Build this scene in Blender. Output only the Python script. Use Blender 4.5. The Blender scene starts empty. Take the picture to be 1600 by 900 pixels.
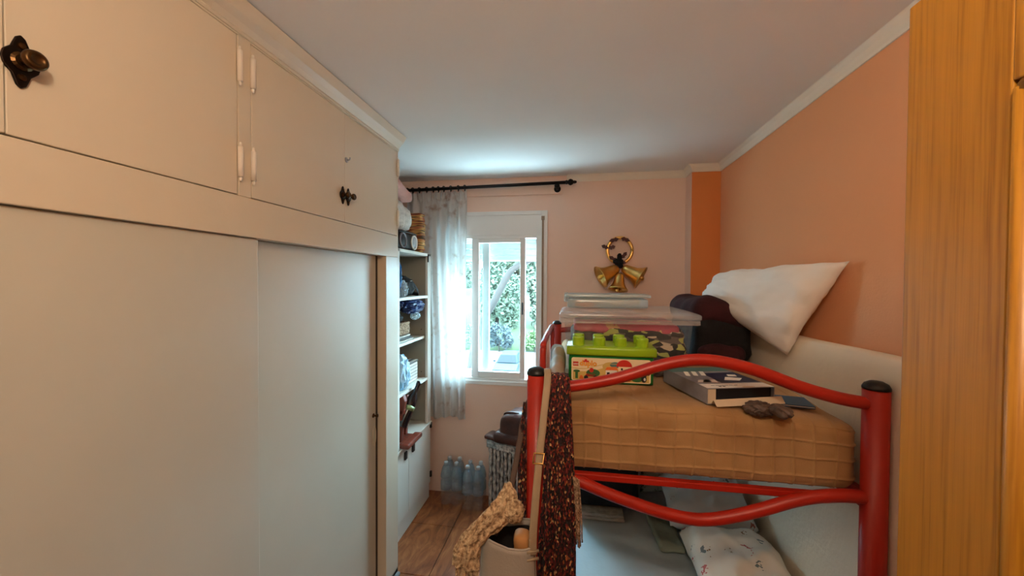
import bpy, bmesh, math, random
from mathutils import Vector, Matrix, noise
random.seed(7)
S = bpy.context.scene
COL = S.collection
PI = math.pi

# ---------------------------------------------------------------- camera
F, YAW, PITCH, ROLL, EYE = 596.6, .1609, .0174, .0057, 1.698
cy, sy, cp, sp = math.cos(YAW), math.sin(YAW), math.cos(PITCH), math.sin(PITCH)
fw = Vector((-sy*cp, cy*cp, -sp)); rt = Vector((cy, sy, 0)); up = rt.cross(fw)
rt, up = rt*math.cos(ROLL)+up*math.sin(ROLL), up*math.cos(ROLL)-rt*math.sin(ROLL)
cam_data = bpy.data.cameras.new('camera'); cam = bpy.data.objects.new('camera', cam_data); COL.objects.link(cam)
cam_data.sensor_width = 36; cam_data.lens = F/1600*36; cam_data.clip_start = .02; cam_data.clip_end = 400
M4 = Matrix((rt, up, -fw)).transposed().to_4x4(); M4.translation = (0, 0, EYE); cam.matrix_world = M4
S.camera = cam

# ---------------------------------------------------------------- world, sun, exposure
w = bpy.data.worlds.new('sky'); S.world = w; w.use_nodes = True
bg = w.node_tree.nodes['Background']; bg.inputs['Color'].default_value = (.51, .81, 1.0, 1); bg.inputs['Strength'].default_value = 33
sun_d = bpy.data.lights.new('sun', 'SUN'); sun_d.energy = 9.0; sun_d.angle = .02; sun_d.color = (1, .95, .85)
sun = bpy.data.objects.new('sun', sun_d); COL.objects.link(sun); sun.rotation_euler = (math.radians(38), 0, math.radians(24)); sun.location = (0, -10, 20)
# daylight portal in the window opening (guides sampling, adds no light)
pd = bpy.data.lights.new('window_portal', 'AREA'); pd.shape = 'RECTANGLE'; pd.size = .80; pd.size_y = 1.15; pd.cycles.is_portal = True
po = bpy.data.objects.new('window_portal', pd); COL.objects.link(po); po.location = (-.65, 3.2, 1.45); po.rotation_euler = (-PI/2, 0, 0)
S.view_settings.view_transform = 'Standard'; S.view_settings.look = 'None'; S.view_settings.gamma = 1
S.view_settings.use_curve_mapping = False
S.view_settings.exposure = 0.70
LAMP_POWER = 15
S.cycles.max_bounces = 7; S.cycles.diffuse_bounces = 5; S.cycles.glossy_bounces = 3; S.cycles.transmission_bounces = 4; S.cycles.transparent_max_bounces = 20

# ---------------------------------------------------------------- materials
def nodes(name):
    m = bpy.data.materials.new(name); m.use_nodes = True
    nt = m.node_tree; return m, nt, nt.nodes['Principled BSDF']
def lin(c): return tuple((v/255/12.92 if v/255 <= .04045 else ((v/255+.055)/1.055)**2.4) for v in c)
def setramp(r, stops):
    e = r.color_ramp.elements
    while len(e) < len(stops): e.new(.5)
    for k, (p, c) in enumerate(stops): e[k].position = p; e[k].color = (*c, 1)
def mat(name, rgb, rough=.6, var=.06, scale=6, bump=0, bscale=60, metal=0, spec=.4, stretch=(1, 1, 1), rgb2=None, sheen=0):
    m, nt, b = nodes(name); L = nt.links
    c = lin(rgb); c2 = lin(rgb2) if rgb2 else tuple(v*(1-2*var) for v in c)
    tc = nt.nodes.new('ShaderNodeTexCoord'); mp = nt.nodes.new('ShaderNodeMapping'); mp.inputs['Scale'].default_value = stretch
    L.new(tc.outputs['Object'], mp.inputs['Vector'])
    n = nt.nodes.new('ShaderNodeTexNoise'); n.inputs['Scale'].default_value = scale; n.inputs['Detail'].default_value = 5
    L.new(mp.outputs['Vector'], n.inputs['Vector'])
    r = nt.nodes.new('ShaderNodeValToRGB'); setramp(r, [(.3, c2), (.68, c)])
    L.new(n.outputs['Fac'], r.inputs['Fac']); L.new(r.outputs['Color'], b.inputs['Base Color'])
    b.inputs['Roughness'].default_value = rough; b.inputs['Metallic'].default_value = metal; b.inputs['Specular IOR Level'].default_value = spec
    if sheen: b.inputs['Sheen Weight'].default_value = sheen
    if bump:
        n2 = nt.nodes.new('ShaderNodeTexNoise'); n2.inputs['Scale'].default_value = bscale; n2.inputs['Detail'].default_value = 4
        L.new(mp.outputs['Vector'], n2.inputs['Vector'])
        bm_ = nt.nodes.new('ShaderNodeBump'); bm_.inputs['Strength'].default_value = bump; bm_.inputs['Distance'].default_value = .01
        L.new(n2.outputs['Fac'], bm_.inputs['Height']); L.new(bm_.outputs['Normal'], b.inputs['Normal'])
    return m
def speckle(name, stops, scale=60, stretch=(1, 1, 1), rough=.8, bump=.3, voro=False):
    m, nt, b = nodes(name); L = nt.links
    tc = nt.nodes.new('ShaderNodeTexCoord'); mp = nt.nodes.new('ShaderNodeMapping'); mp.inputs['Scale'].default_value = stretch
    L.new(tc.outputs['Object'], mp.inputs['Vector'])
    if voro:
        n = nt.nodes.new('ShaderNodeTexVoronoi'); n.inputs['Scale'].default_value = scale
        sep = nt.nodes.new('ShaderNodeSeparateColor'); L.new(n.outputs['Color'], sep.inputs['Color']); out = sep.outputs[0]; hgt = n.outputs['Distance']
    else:
        n = nt.nodes.new('ShaderNodeTexNoise'); n.inputs['Scale'].default_value = scale; n.inputs['Detail'].default_value = 3; out = n.outputs['Fac']; hgt = out
    L.new(mp.outputs['Vector'], n.inputs['Vector'])
    r = nt.nodes.new('ShaderNodeValToRGB'); r.color_ramp.interpolation = 'CONSTANT' if voro else 'LINEAR'
    setramp(r, [(p, lin(c)) for p, c in stops])
    L.new(out, r.inputs['Fac']); L.new(r.outputs['Color'], b.inputs['Base Color']); b.inputs['Roughness'].default_value = rough
    if bump:
        bm_ = nt.nodes.new('ShaderNodeBump'); bm_.inputs['Strength'].default_value = bump; bm_.inputs['Distance'].default_value = .01
        L.new(hgt, bm_.inputs['Height']); L.new(bm_.outputs['Normal'], b.inputs['Normal'])
    return m
def dotted(name, base, spots, scale=14, size=.18, rough=.8, alpha=None, warp=.07):
    """plain cloth with scattered round motifs"""
    m, nt, b = nodes(name); L = nt.links
    tc = nt.nodes.new('ShaderNodeTexCoord'); n = nt.nodes.new('ShaderNodeTexVoronoi'); n.inputs['Scale'].default_value = scale
    nw = nt.nodes.new('ShaderNodeTexNoise'); nw.inputs['Scale'].default_value = scale*3.2; L.new(tc.outputs['Object'], nw.inputs['Vector'])
    mw = nt.nodes.new('ShaderNodeMix'); mw.data_type = 'VECTOR'; mw.inputs[0].default_value = warp
    L.new(tc.outputs['Object'], mw.inputs[4]); L.new(nw.outputs['Color'], mw.inputs[5]); L.new(mw.outputs[1], n.inputs['Vector'])
    sep = nt.nodes.new('ShaderNodeSeparateColor'); L.new(n.outputs['Color'], sep.inputs['Color'])
    r = nt.nodes.new('ShaderNodeValToRGB'); r.color_ramp.interpolation = 'CONSTANT'
    setramp(r, [(k/len(spots), lin(c)) for k, c in enumerate(spots)])
    L.new(sep.outputs[0], r.inputs['Fac'])
    lt = nt.nodes.new('ShaderNodeMath'); lt.operation = 'LESS_THAN'; lt.inputs[1].default_value = size
    L.new(n.outputs['Distance'], lt.inputs[0])
    mx = nt.nodes.new('ShaderNodeMix'); mx.data_type = 'RGBA'; mx.inputs[6].default_value = (*lin(base), 1)
    L.new(lt.outputs[0], mx.inputs[0]); L.new(r.outputs['Color'], mx.inputs[7]); L.new(mx.outputs[2], b.inputs['Base Color'])
    b.inputs['Roughness'].default_value = rough
    if alpha is not None:
        out = nt.nodes['Material Output']
        tl = nt.nodes.new('ShaderNodeBsdfTranslucent'); L.new(mx.outputs[2], tl.inputs['Color'])
        tr = nt.nodes.new('ShaderNodeBsdfTransparent')
        m1 = nt.nodes.new('ShaderNodeMixShader'); m1.inputs[0].default_value = .5
        L.new(b.outputs[0], m1.inputs[1]); L.new(tl.outputs[0], m1.inputs[2])
        m2 = nt.nodes.new('ShaderNodeMixShader'); m2.inputs[0].default_value = alpha
        L.new(tr.outputs[0], m2.inputs[1]); L.new(m1.outputs[0], m2.inputs[2]); L.new(m2.outputs[0], out.inputs['Surface'])
    return m
def clear(name, tint, body, gloss=.08, rough=.08, milk=None):
    """thin clear plastic or glass: tinted see-through, some gloss, optional milky body"""
    m, nt, b = nodes(name); L = nt.links; out = nt.nodes['Material Output']
    tr = nt.nodes.new('ShaderNodeBsdfTransparent'); tr.inputs['Color'].default_value = (*tint, 1)
    gl = nt.nodes.new('ShaderNodeBsdfGlossy'); gl.inputs['Roughness'].default_value = rough
    nz = nt.nodes.new('ShaderNodeTexNoise'); nz.inputs['Scale'].default_value = 3
    mr = nt.nodes.new('ShaderNodeMapRange'); mr.inputs['To Min'].default_value = gloss*.8; mr.inputs['To Max'].default_value = gloss*1.2
    L.new(nz.outputs['Fac'], mr.inputs['Value'])
    m1 = nt.nodes.new('ShaderNodeMixShader'); L.new(mr.outputs[0], m1.inputs[0]); L.new(tr.outputs[0], m1.inputs[1]); L.new(gl.outputs[0], m1.inputs[2])
    last = m1
    if body:
        b.inputs['Base Color'].default_value = (*lin(milk), 1); b.inputs['Roughness'].default_value = .35
        m2 = nt.nodes.new('ShaderNodeMixShader'); m2.inputs[0].default_value = body
        L.new(m1.outputs[0], m2.inputs[1]); L.new(b.outputs[0], m2.inputs[2]); last = m2
    L.new(last.outputs[0], out.inputs['Surface']); return m
def wood(name, c1, c2, rough=.4, scale=1.6, axis='z', spec=.4):
    m, nt, b = nodes(name); L = nt.links
    tc = nt.nodes.new('ShaderNodeTexCoord'); mp = nt.nodes.new('ShaderNodeMapping')
    mp.inputs['Scale'].default_value = {'z': (14, 14, .9), 'y': (14, .9, 14), 'x': (.9, 14, 14)}[axis]
    L.new(tc.outputs['Object'], mp.inputs['Vector'])
    n = nt.nodes.new('ShaderNodeTexNoise'); n.inputs['Scale'].default_value = scale; n.inputs['Detail'].default_value = 6; n.inputs['Distortion'].default_value = .6
    L.new(mp.outputs['Vector'], n.inputs['Vector'])
    mp2 = nt.nodes.new('ShaderNodeMapping'); mp2.inputs['Scale'].default_value = {'z': (9, 9, .25), 'y': (9, .25, 9), 'x': (.25, 9, 9)}[axis]
    L.new(tc.outputs['Object'], mp2.inputs['Vector'])
    wv = nt.nodes.new('ShaderNodeTexNoise'); wv.inputs['Scale'].default_value = 26; wv.inputs['Detail'].default_value = 3
    L.new(mp2.outputs['Vector'], wv.inputs['Vector'])
    mx = nt.nodes.new('ShaderNodeMath'); mx.operation = 'ADD'; L.new(n.outputs['Fac'], mx.inputs[0]); L.new(wv.outputs['Fac'], mx.inputs[1])
    hf = nt.nodes.new('ShaderNodeMath'); hf.operation = 'MULTIPLY'; hf.inputs[1].default_value = .5; L.new(mx.outputs[0], hf.inputs[0])
    r = nt.nodes.new('ShaderNodeValToRGB'); setramp(r, [(.37, lin(c2)), (.5, lin(c1)), (.64, tuple(min(1, v*1.15) for v in lin(c1)))])
    L.new(hf.outputs[0], r.inputs['Fac']); L.new(r.outputs['Color'], b.inputs['Base Color'])
    b.inputs['Roughness'].default_value = rough; b.inputs['Specular IOR Level'].default_value = spec
    bm_ = nt.nodes.new('ShaderNodeBump'); bm_.inputs['Strength'].default_value = .12; bm_.inputs['Distance'].default_value = .004
    L.new(hf.outputs[0], bm_.inputs['Height']); L.new(bm_.outputs['Normal'], b.inputs['Normal'])
    return m
M = {}
M['ceil'] = mat('ceiling_paint', (236, 231, 226), .9, .02, 2, .05, 90)
M['peach'] = mat('pale_peach_paint', (234, 204, 188), .85, .02, 2, .08, 120)
M['orange'] = mat('salmon_orange_paint', (232, 164, 118), .85, .02, 2, .08, 120)
M['deep'] = mat('deep_orange_paint', (220, 134, 74), .85, .02, 2, .08, 120)
M['cove'] = mat('cove_white', (232, 222, 208), .8, .02, 4)
M['hall'] = mat('hall_paint', (225, 210, 190), .9, .02, 2)
M['ward'] = mat('wardrobe_paint', (214, 200, 178), .38, .015, 3, .05, 25, spec=.5)
M['slide'] = mat('sliding_door_lacquer', (204, 197, 180), .40, .03, 2.5, .05, 9, spec=.8)
M['shadow_gap'] = mat('gap_shade', (60, 52, 46), .9)  # dark brown standing in for shade inside the sliding-door gap
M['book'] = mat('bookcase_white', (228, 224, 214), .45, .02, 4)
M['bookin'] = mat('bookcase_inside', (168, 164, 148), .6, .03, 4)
M['brass'] = mat('aged_brass', (92, 66, 40), .32, .2, 40, metal=.9)
M['brassd'] = mat('dark_bronze', (40, 28, 22), .4, .2, 40, metal=.8)
M['black'] = mat('black_plastic', (22, 21, 22), .4, .1, 20)
M['iron'] = mat('black_iron', (24, 22, 24), .45, .1, 30, metal=.5)
M['red'] = mat('red_lacquer', (172, 34, 18), .38, .05, 5, spec=.5)
M['alu'] = mat('white_lacquered_aluminium', (232, 234, 234), .35, .01, 4)
M['strap'] = mat('shutter_belt', (150, 130, 112), .8, .1, 80)
M['glass'] = clear('window_glass', (.93, .985, .98), 0, .05, .02)
M['shutter'] = mat('shutter_slat', (190, 198, 194), .6, .03, 5)
M['oak'] = wood('oak_veneer', (164, 110, 30), (134, 84, 14), .42)
M['tile'] = None
M['spread'] = mat('tan_bedspread', (176, 138, 92), .95, .06, 9, .25, 500, rgb2=(158, 118, 74), sheen=.1)
M['sheet'] = mat('blue_grey_sheet', (176, 190, 196), .9, .06, 4, .15, 40)
M['mattw'] = mat('white_ticking', (238, 226, 206), .92, .03, 4, .2, 60)
M['pillow'] = mat('white_cotton', (238, 230, 222), .9, .03, 5, .2, 30)
M['maroon'] = mat('maroon_wool', (66, 26, 32), .95, .2, 8, .3, 90, rgb2=(34, 14, 18))
M['clear_box'] = clear('clear_plastic_box', (.97, .98, .98), .06, .07, .15, (225, 228, 226))
M['clear_lid'] = clear('milky_plastic_lid', (.95, .95, .95), .26, .1, .25, (232, 226, 222))
M['blue_clear'] = clear('bluish_plastic_box', (.86, .93, .95), .42, .1, .2, (205, 222, 226))
M['lime'] = mat('lime_green_plastic', (150, 190, 30), .28, .02, 5, spec=.6)
M['green'] = mat('dark_green_plastic', (20, 122, 50), .35, .03, 5, spec=.5)
M['cream'] = mat('cream_print', (238, 222, 184), .5, .02, 8)
M['pred'] = mat('red_print', (200, 44, 30), .5, .02, 8)
M['pyel'] = mat('yellow_print', (246, 178, 50), .5, .02, 8)
M['porange'] = mat('orange_print', (226, 116, 48), .5, .02, 8)
M['pgreen'] = mat('leaf_green_print', (60, 110, 62), .5, .02, 8)
M['pdark'] = mat('dark_print', (30, 30, 34), .5, .02, 8)
M['psand'] = mat('sand_print', (214, 184, 104), .5, .05, 8)
M['pteal'] = mat('teal_print', (84, 124, 122), .5, .05, 8)
M['white'] = mat('white_card', (232, 228, 220), .6, .02, 8)
M['greycard'] = mat('grey_printed_card', (150, 148, 156), .45, .2, 12)
M['navy'] = mat('navy_print', (34, 40, 76), .4, .2, 14)
M['kraft'] = mat('bare_cardboard', (214, 196, 168), .8, .04, 20)
M['bluefold'] = mat('blue_folder_card', (46, 84, 118), .5, .08, 10)
M['glove'] = mat('brown_grey_leather', (104, 82, 70), .5, .2, 30, .3, 120, rgb2=(58, 44, 38))
M['gold'] = mat('polished_gold', (236, 190, 110), .28, .12, 14, metal=1)
M['wine'] = mat('dark_red_leaf', (76, 20, 22), .5, .2, 30)
M['tote'] = mat('grey_leatherette', (168, 160, 150), .55, .05, 8, .15, 160)
M['totein'] = mat('dark_bag_lining', (34, 28, 26), .9)
M['strapb'] = mat('beige_strap', (164, 144, 118), .6, .05, 20, .1, 200)
M['straps'] = mat('taupe_strap_reverse', (84, 66, 58), .7, .05, 20)
M['pouch'] = mat('tan_pouch', (196, 140, 84), .7, .1, 10)
M['knit'] = speckle('beige_knit', [(.32, (128, 98, 72)), (.52, (196, 166, 130)), (.72, (222, 196, 162))], 110, (1, 1, 1), .95, .8)
M['sequin'] = speckle('multicolour_scarf', [(0, (24, 12, 14)), (.42, (82, 18, 22)), (.66, (128, 38, 30)), (.8, (40, 16, 24)), (.88, (158, 84, 40)), (.95, (206, 160, 104))], 230, (1, 1, .5), .7, .6, True)
M['wick'] = speckle('grey_washed_wicker', [(.3, (88, 88, 92)), (.5, (168, 170, 172)), (.7, (214, 214, 212))], 60, (1, 1, .5), .8, .5)
M['wickd'] = mat('dark_wicker_gap', (48, 46, 48), .9, .2, 40)
M['leather'] = mat('brown_leather', (86, 46, 36), .42, .15, 9, .2, 90, rgb2=(54, 28, 24))
M['liner'] = mat('pale_blue_liner', (170, 190, 204), .9, .05, 20)
M['bottle'] = clear('clear_bottle', (.995, .996, .998), .03, .12, .08, (214, 224, 230))
M['film'] = clear('shrink_film', (.99, .993, .996), .025, .06, .15, (210, 220, 226))
M['blab'] = clear('blue_bottle_label', (.86, .93, .97), .2, .1, .2, (150, 190, 216))
M['bcap'] = mat('pale_blue_cap', (190, 208, 222), .4, .03, 20)
def curtain_mat():
    m, nt, b = nodes('sheer_floral_curtain'); L = nt.links; out = nt.nodes['Material Output']
    tc = nt.nodes.new('ShaderNodeTexCoord'); n = nt.nodes.new('ShaderNodeTexNoise'); n.inputs['Scale'].default_value = 22; n.inputs['Detail'].default_value = 3
    n2 = nt.nodes.new('ShaderNodeTexNoise'); n2.inputs['Scale'].default_value = 5; mu = nt.nodes.new('ShaderNodeMath'); mu.operation = 'MULTIPLY'
    L.new(tc.outputs['Object'], n.inputs['Vector']); L.new(tc.outputs['Object'], n2.inputs['Vector']); L.new(n.outputs['Fac'], mu.inputs[0]); L.new(n2.outputs['Fac'], mu.inputs[1])
    r = nt.nodes.new('ShaderNodeValToRGB'); setramp(r, [(.28, lin((212, 209, 206))), (.38, lin((194, 180, 172))), (.46, lin((172, 150, 138)))]); L.new(mu.outputs[0], r.inputs['Fac'])
    L.new(r.outputs['Color'], b.inputs['Base Color']); b.inputs['Roughness'].default_value = .9
    tl = nt.nodes.new('ShaderNodeBsdfTranslucent'); L.new(r.outputs['Color'], tl.inputs['Color']); tr = nt.nodes.new('ShaderNodeBsdfTransparent')
    m1 = nt.nodes.new('ShaderNodeMixShader'); m1.inputs[0].default_value = .30; L.new(b.outputs[0], m1.inputs[1]); L.new(tl.outputs[0], m1.inputs[2])
    m2 = nt.nodes.new('ShaderNodeMixShader'); m2.inputs[0].default_value = .93; L.new(tr.outputs[0], m2.inputs[1]); L.new(m1.outputs[0], m2.inputs[2]); L.new(m2.outputs[0], out.inputs['Surface'])
    return m
M['curtain'] = curtain_mat()
M['floral'] = dotted('floral_cotton', (234, 224, 210), [(196, 104, 100), (120, 132, 132), (234, 224, 210), (234, 224, 210), (150, 112, 70), (234, 224, 210)], 17, .24)
M['floralb'] = dotted('pale_blue_floral_cotton', (206, 212, 216), [(166, 104, 100), (96, 116, 124), (206, 212, 216), (206, 212, 216)], 17, .24)
M['ovals'] = dotted('green_oval_print', (186, 204, 196), [(20, 22, 24), (60, 90, 60), (20, 22, 24)], 26, .34)
M['olive'] = mat('olive_green_cotton', (136, 146, 132), .9, .06, 6, .2, 60)
M['darkbag'] = mat('black_fabric_bag', (20, 18, 20), .8, .2, 10, .3, 60)
M['paper'] = mat('magazine_paper', (190, 186, 176), .6, .2, 40, stretch=(1, 1, 12))
M['pink'] = mat('pink_towel', (206, 150, 136), .95, .12, 10, .4, 140)
M['wknit'] = mat('white_wool_knit', (222, 216, 206), .95, .15, 20, .6, 90, stretch=(1, 1, 2))
M['stripe'] = speckle('striped_weave', [(.32, (40, 60, 34)), (.42, (150, 70, 50)), (.52, (206, 160, 90)), (.6, (30, 28, 26)), (.7, (196, 120, 80))], 20, (.2, .2, 3), .8, .3)
M['navybag'] = mat('navy_plastic_bag', (34, 62, 124), .3, .2, 8, .5, 30, rgb2=(18, 30, 66))
M['bluebag'] = mat('light_blue_plastic_bag', (126, 190, 230), .3, .15, 10, .5, 34, rgb2=(208, 230, 244))
M['midblue'] = mat('blue_plastic_bag', (36, 122, 190), .3, .15, 10, .5, 34, rgb2=(20, 78, 140))
M['clearbag'] = clear('clear_bag', (.9, .95, .97), .3, .15, .2, (200, 220, 228))
M['gift'] = None
M['woven'] = speckle('brown_woven_straw', [(.3, (74, 54, 40)), (.5, (150, 118, 90)), (.7, (196, 168, 138))], 70, (1, 1, 2), .9, .5)
M['mahog'] = wood('red_brown_wood', (120, 52, 34), (70, 26, 18), .4, 2.0)
M['redfoil'] = mat('wine_bottle_glass', (30, 16, 18), .2, .1, 6, spec=.6)
M['foil'] = mat('gold_green_band', (150, 160, 110), .35, .2, 30, metal=.4)
M['silver'] = mat('silver_grille', (170, 170, 172), .4, .15, 120, metal=.5)
M['leaf1'] = mat('pale_pine_foliage', (66, 76, 60), .8, .15, .6, rgb2=(52, 62, 50))
M['leaf2'] = mat('bush_foliage', (60, 80, 44), .8, .15, .6, rgb2=(46, 64, 34))
M['leaf3'] = mat('blue_grey_bush', (46, 54, 56), .8, .15, .6, rgb2=(36, 44, 48))
M['bark'] = mat('pine_bark', (38, 29, 25), .9, .25, 3, .5, 8, rgb2=(26, 20, 17))
M['grass'] = mat('hill_grass', (46, 60, 32), .95, .2, .4, .3, 3, rgb2=(36, 46, 26))
M['road'] = mat('pale_concrete_road', (84, 83, 81), .9, .05, .6)
M['car'] = mat('blue_grey_car_paint', (24, 34, 42), .5, .03, 2, spec=.15)
M['carglass'] = mat('car_window', (10, 14, 18), .4, .05, 2, spec=.15)
M['tyre'] = mat('tyre_rubber', (30, 30, 32), .8)
def emis(name, c, s):
    m, nt, b = nodes(name); n = nt.nodes.new('ShaderNodeTexNoise'); n.inputs['Scale'].default_value = 2
    r = nt.nodes.new('ShaderNodeValToRGB'); setramp(r, [(.3, tuple(v*.95 for v in c)), (.7, c)]); nt.links.new(n.outputs['Fac'], r.inputs['Fac'])
    nt.links.new(r.outputs['Color'], b.inputs['Emission Color']); b.inputs['Emission Strength'].default_value = s; return m
M['bulb'] = emis('lit_opal_glass', (1, .8, .55), 3)
# floor tiles: red-brown marbled stoneware
def tile_mat():
    m, nt, b = nodes('marbled_brown_tile'); L = nt.links
    tc = nt.nodes.new('ShaderNodeTexCoord'); mp = nt.nodes.new('ShaderNodeMapping'); mp.inputs['Scale'].default_value = (5, 1.6, 1); mp.inputs['Rotation'].default_value = (0, 0, -.5)
    geo = nt.nodes.new('ShaderNodeNewGeometry'); L.new(geo.outputs['Position'], mp.inputs['Vector'])
    n = nt.nodes.new('ShaderNodeTexNoise'); n.inputs['Scale'].default_value = 3; n.inputs['Detail'].default_value = 8; n.inputs['Roughness'].default_value = .65; n.inputs['Distortion'].default_value = 1.2
    L.new(mp.outputs['Vector'], n.inputs['Vector'])
    r = nt.nodes.new('ShaderNodeValToRGB'); setramp(r, [(.3, lin((96, 48, 24))), (.5, lin((142, 80, 44))), (.7, lin((176, 112, 68)))])
    L.new(n.outputs['Fac'], r.inputs['Fac']); L.new(r.outputs['Color'], b.inputs['Base Color'])
    b.inputs['Roughness'].default_value = .28; b.inputs['Specular IOR Level'].default_value = .5
    return m
M['tile'] = tile_mat()
M['grout'] = mat('brown_grout', (104, 72, 50), .9, .1, 30)
def plaid_mat():
    m, nt, b = nodes('white_tin_with_grey_squares'); L = nt.links
    tc = nt.nodes.new('ShaderNodeTexCoord'); br = nt.nodes.new('ShaderNodeTexBrick'); br.inputs['Scale'].default_value = 26
    br.inputs['Color1'].default_value = (*lin((222, 216, 206)), 1); br.inputs['Color2'].default_value = (*lin((200, 192, 182)), 1); br.inputs['Mortar'].default_value = (*lin((84, 78, 74)), 1)
    br.inputs['Mortar Size'].default_value = .05; br.inputs['Brick Width'].default_value = .6; br.inputs['Row Height'].default_value = .6
    mp = nt.nodes.new('ShaderNodeMapping'); mp.inputs['Rotation'].default_value = (PI/2, 0, PI/2); L.new(tc.outputs['Object'], mp.inputs['Vector']); L.new(mp.outputs['Vector'], br.inputs['Vector'])
    L.new(br.outputs['Color'], b.inputs['Base Color']); b.inputs['Roughness'].default_value = .5; return m
M['gift'] = plaid_mat()
def clothes_mat():
    m, nt, b = nodes('patterned_clothes'); L = nt.links
    tc = nt.nodes.new('ShaderNodeTexCoord'); n = nt.nodes.new('ShaderNodeTexVoronoi'); n.inputs['Scale'].default_value = 38
    mp = nt.nodes.new('ShaderNodeMapping'); mp.inputs['Scale'].default_value = (.6, 1, 1.5); L.new(tc.outputs['Object'], mp.inputs['Vector']); L.new(mp.outputs['Vector'], n.inputs['Vector'])
    sep = nt.nodes.new('ShaderNodeSeparateColor'); L.new(n.outputs['Color'], sep.inputs['Color'])
    r = nt.nodes.new('ShaderNodeValToRGB'); r.color_ramp.interpolation = 'CONSTANT'
    setramp(r, [(0, lin((34, 28, 28))), (.42, lin((186, 190, 96))), (.56, lin((40, 34, 34))), (.7, lin((214, 196, 172))), (.84, lin((104, 90, 84)))])
    L.new(sep.outputs[0], r.inputs['Fac']); L.new(r.outputs['Color'], b.inputs['Base Color']); b.inputs['Roughness'].default_value = .9; return m
M['clothes'] = clothes_mat()
M['pinkcl'] = dotted('pink_patterned_cloth', (206, 90, 112), [(232, 190, 130), (206, 90, 112), (220, 160, 120)], 13, .35)
M['greycl'] = mat('dark_grey_clothes', (120, 110, 108), .95, .3, 14, .3, 60, rgb2=(40, 36, 38))

# ---------------------------------------------------------------- mesh helpers
WL = {}                                                    # world origin of each object
def place(o, org):
    WL[o.name] = Vector(org); return o
def tag(o, label=None, cat=None, group=None, kind=None):
    if label: o['label'] = label
    if cat: o['category'] = cat
    if group: o['group'] = group
    if kind: o['kind'] = kind
    return o
def thing(name, loc, label, cat, group=None, kind=None):
    o = bpy.data.objects.new(name, None); COL.objects.link(o); o.location = loc; o.empty_display_size = .05
    place(o, loc); return tag(o, label, cat, group, kind)
def OB(name, bm, m, parent=None, smooth=False, org=None, sub=0, solid=0, bev=0):
    """link a bmesh given in world coordinates as one object"""
    me = bpy.data.meshes.new(name)
    bmesh.ops.recalc_face_normals(bm, faces=bm.faces)
    if parent is not None: o0 = WL[parent.name]
    elif org is not None: o0 = Vector(org)
    else:
        xs = [v.co for v in bm.verts]; lo = Vector([min(c[i] for c in xs) for i in range(3)]); hi = Vector([max(c[i] for c in xs) for i in range(3)])
        o0 = Vector(((lo.x+hi.x)/2, (lo.y+hi.y)/2, lo.z))
    for v in bm.verts: v.co -= o0
    bm.to_mesh(me); bm.free()
    ms = m if isinstance(m, (list, tuple)) else [m]
    for k in ms: me.materials.append(M[k])
    if smooth:
        for p in me.polygons: p.use_smooth = True
    o = bpy.data.objects.new(name, me); COL.objects.link(o)
    if parent is not None: o.parent = parent
    else: o.location = o0
    place(o, o0)
    if bev:
        b = o.modifiers.new('bevel', 'BEVEL'); b.width = bev; b.segments = 2; b.limit_method = 'ANGLE'
    if solid:
        s = o.modifiers.new('solidify', 'SOLIDIFY'); s.thickness = solid; s.offset = 0
    if sub:
        s = o.modifiers.new('subdivision', 'SUBSURF'); s.levels = sub; s.render_levels = sub
    return o
def B(): return bmesh.new()
def box(bm, x0, x1, y0, y1, z0, z1, mtx=None, mi=0):
    vs = [bm.verts.new((x, y, z)) for x in (x0, x1) for y in (y0, y1) for z in (z0, z1)]
    if mtx is not None:
        for v in vs: v.co = mtx @ v.co
    fs = [bm.faces.new([vs[i] for i in f]) for f in ((0, 1, 3, 2), (4, 6, 7, 5), (0, 4, 5, 1), (2, 3, 7, 6), (0, 2, 6, 4), (1, 5, 7, 3))]
    for f in fs: f.material_index = mi
    return bm
def BX(name, dims, m, parent=None, bev=.003, mtx=None, **k):
    return OB(name, box(B(), *dims, mtx=mtx), m, parent, bev=bev, **k)
def prism(bm, pts, a, d):
    """extrude polygon pts (list of 3-vectors) by vector d"""
    d = Vector(d); A = [bm.verts.new(Vector(p)) for p in pts]; C = [bm.verts.new(Vector(p)+d) for p in pts]
    bm.faces.new(A); bm.faces.new(C[::-1]); n = len(A)
    for i in range(n): bm.faces.new((A[i], A[(i+1) % n], C[(i+1) % n], C[i]))
    return bm
def spline(pts, n=8):
    P = [Vector(p) for p in pts]; out = []
    for i in range(len(P)-1):
        p0 = P[max(i-1, 0)]; p1 = P[i]; p2 = P[i+1]; p3 = P[min(i+2, len(P)-1)]
        for k in range(n):
            t = k/n; out.append(.5*((2*p1)+(p2-p0)*t+(2*p0-5*p1+4*p2-p3)*t*t+(3*p1-p0-3*p2+p3)*t**3))
    out.append(P[-1]); return out
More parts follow.
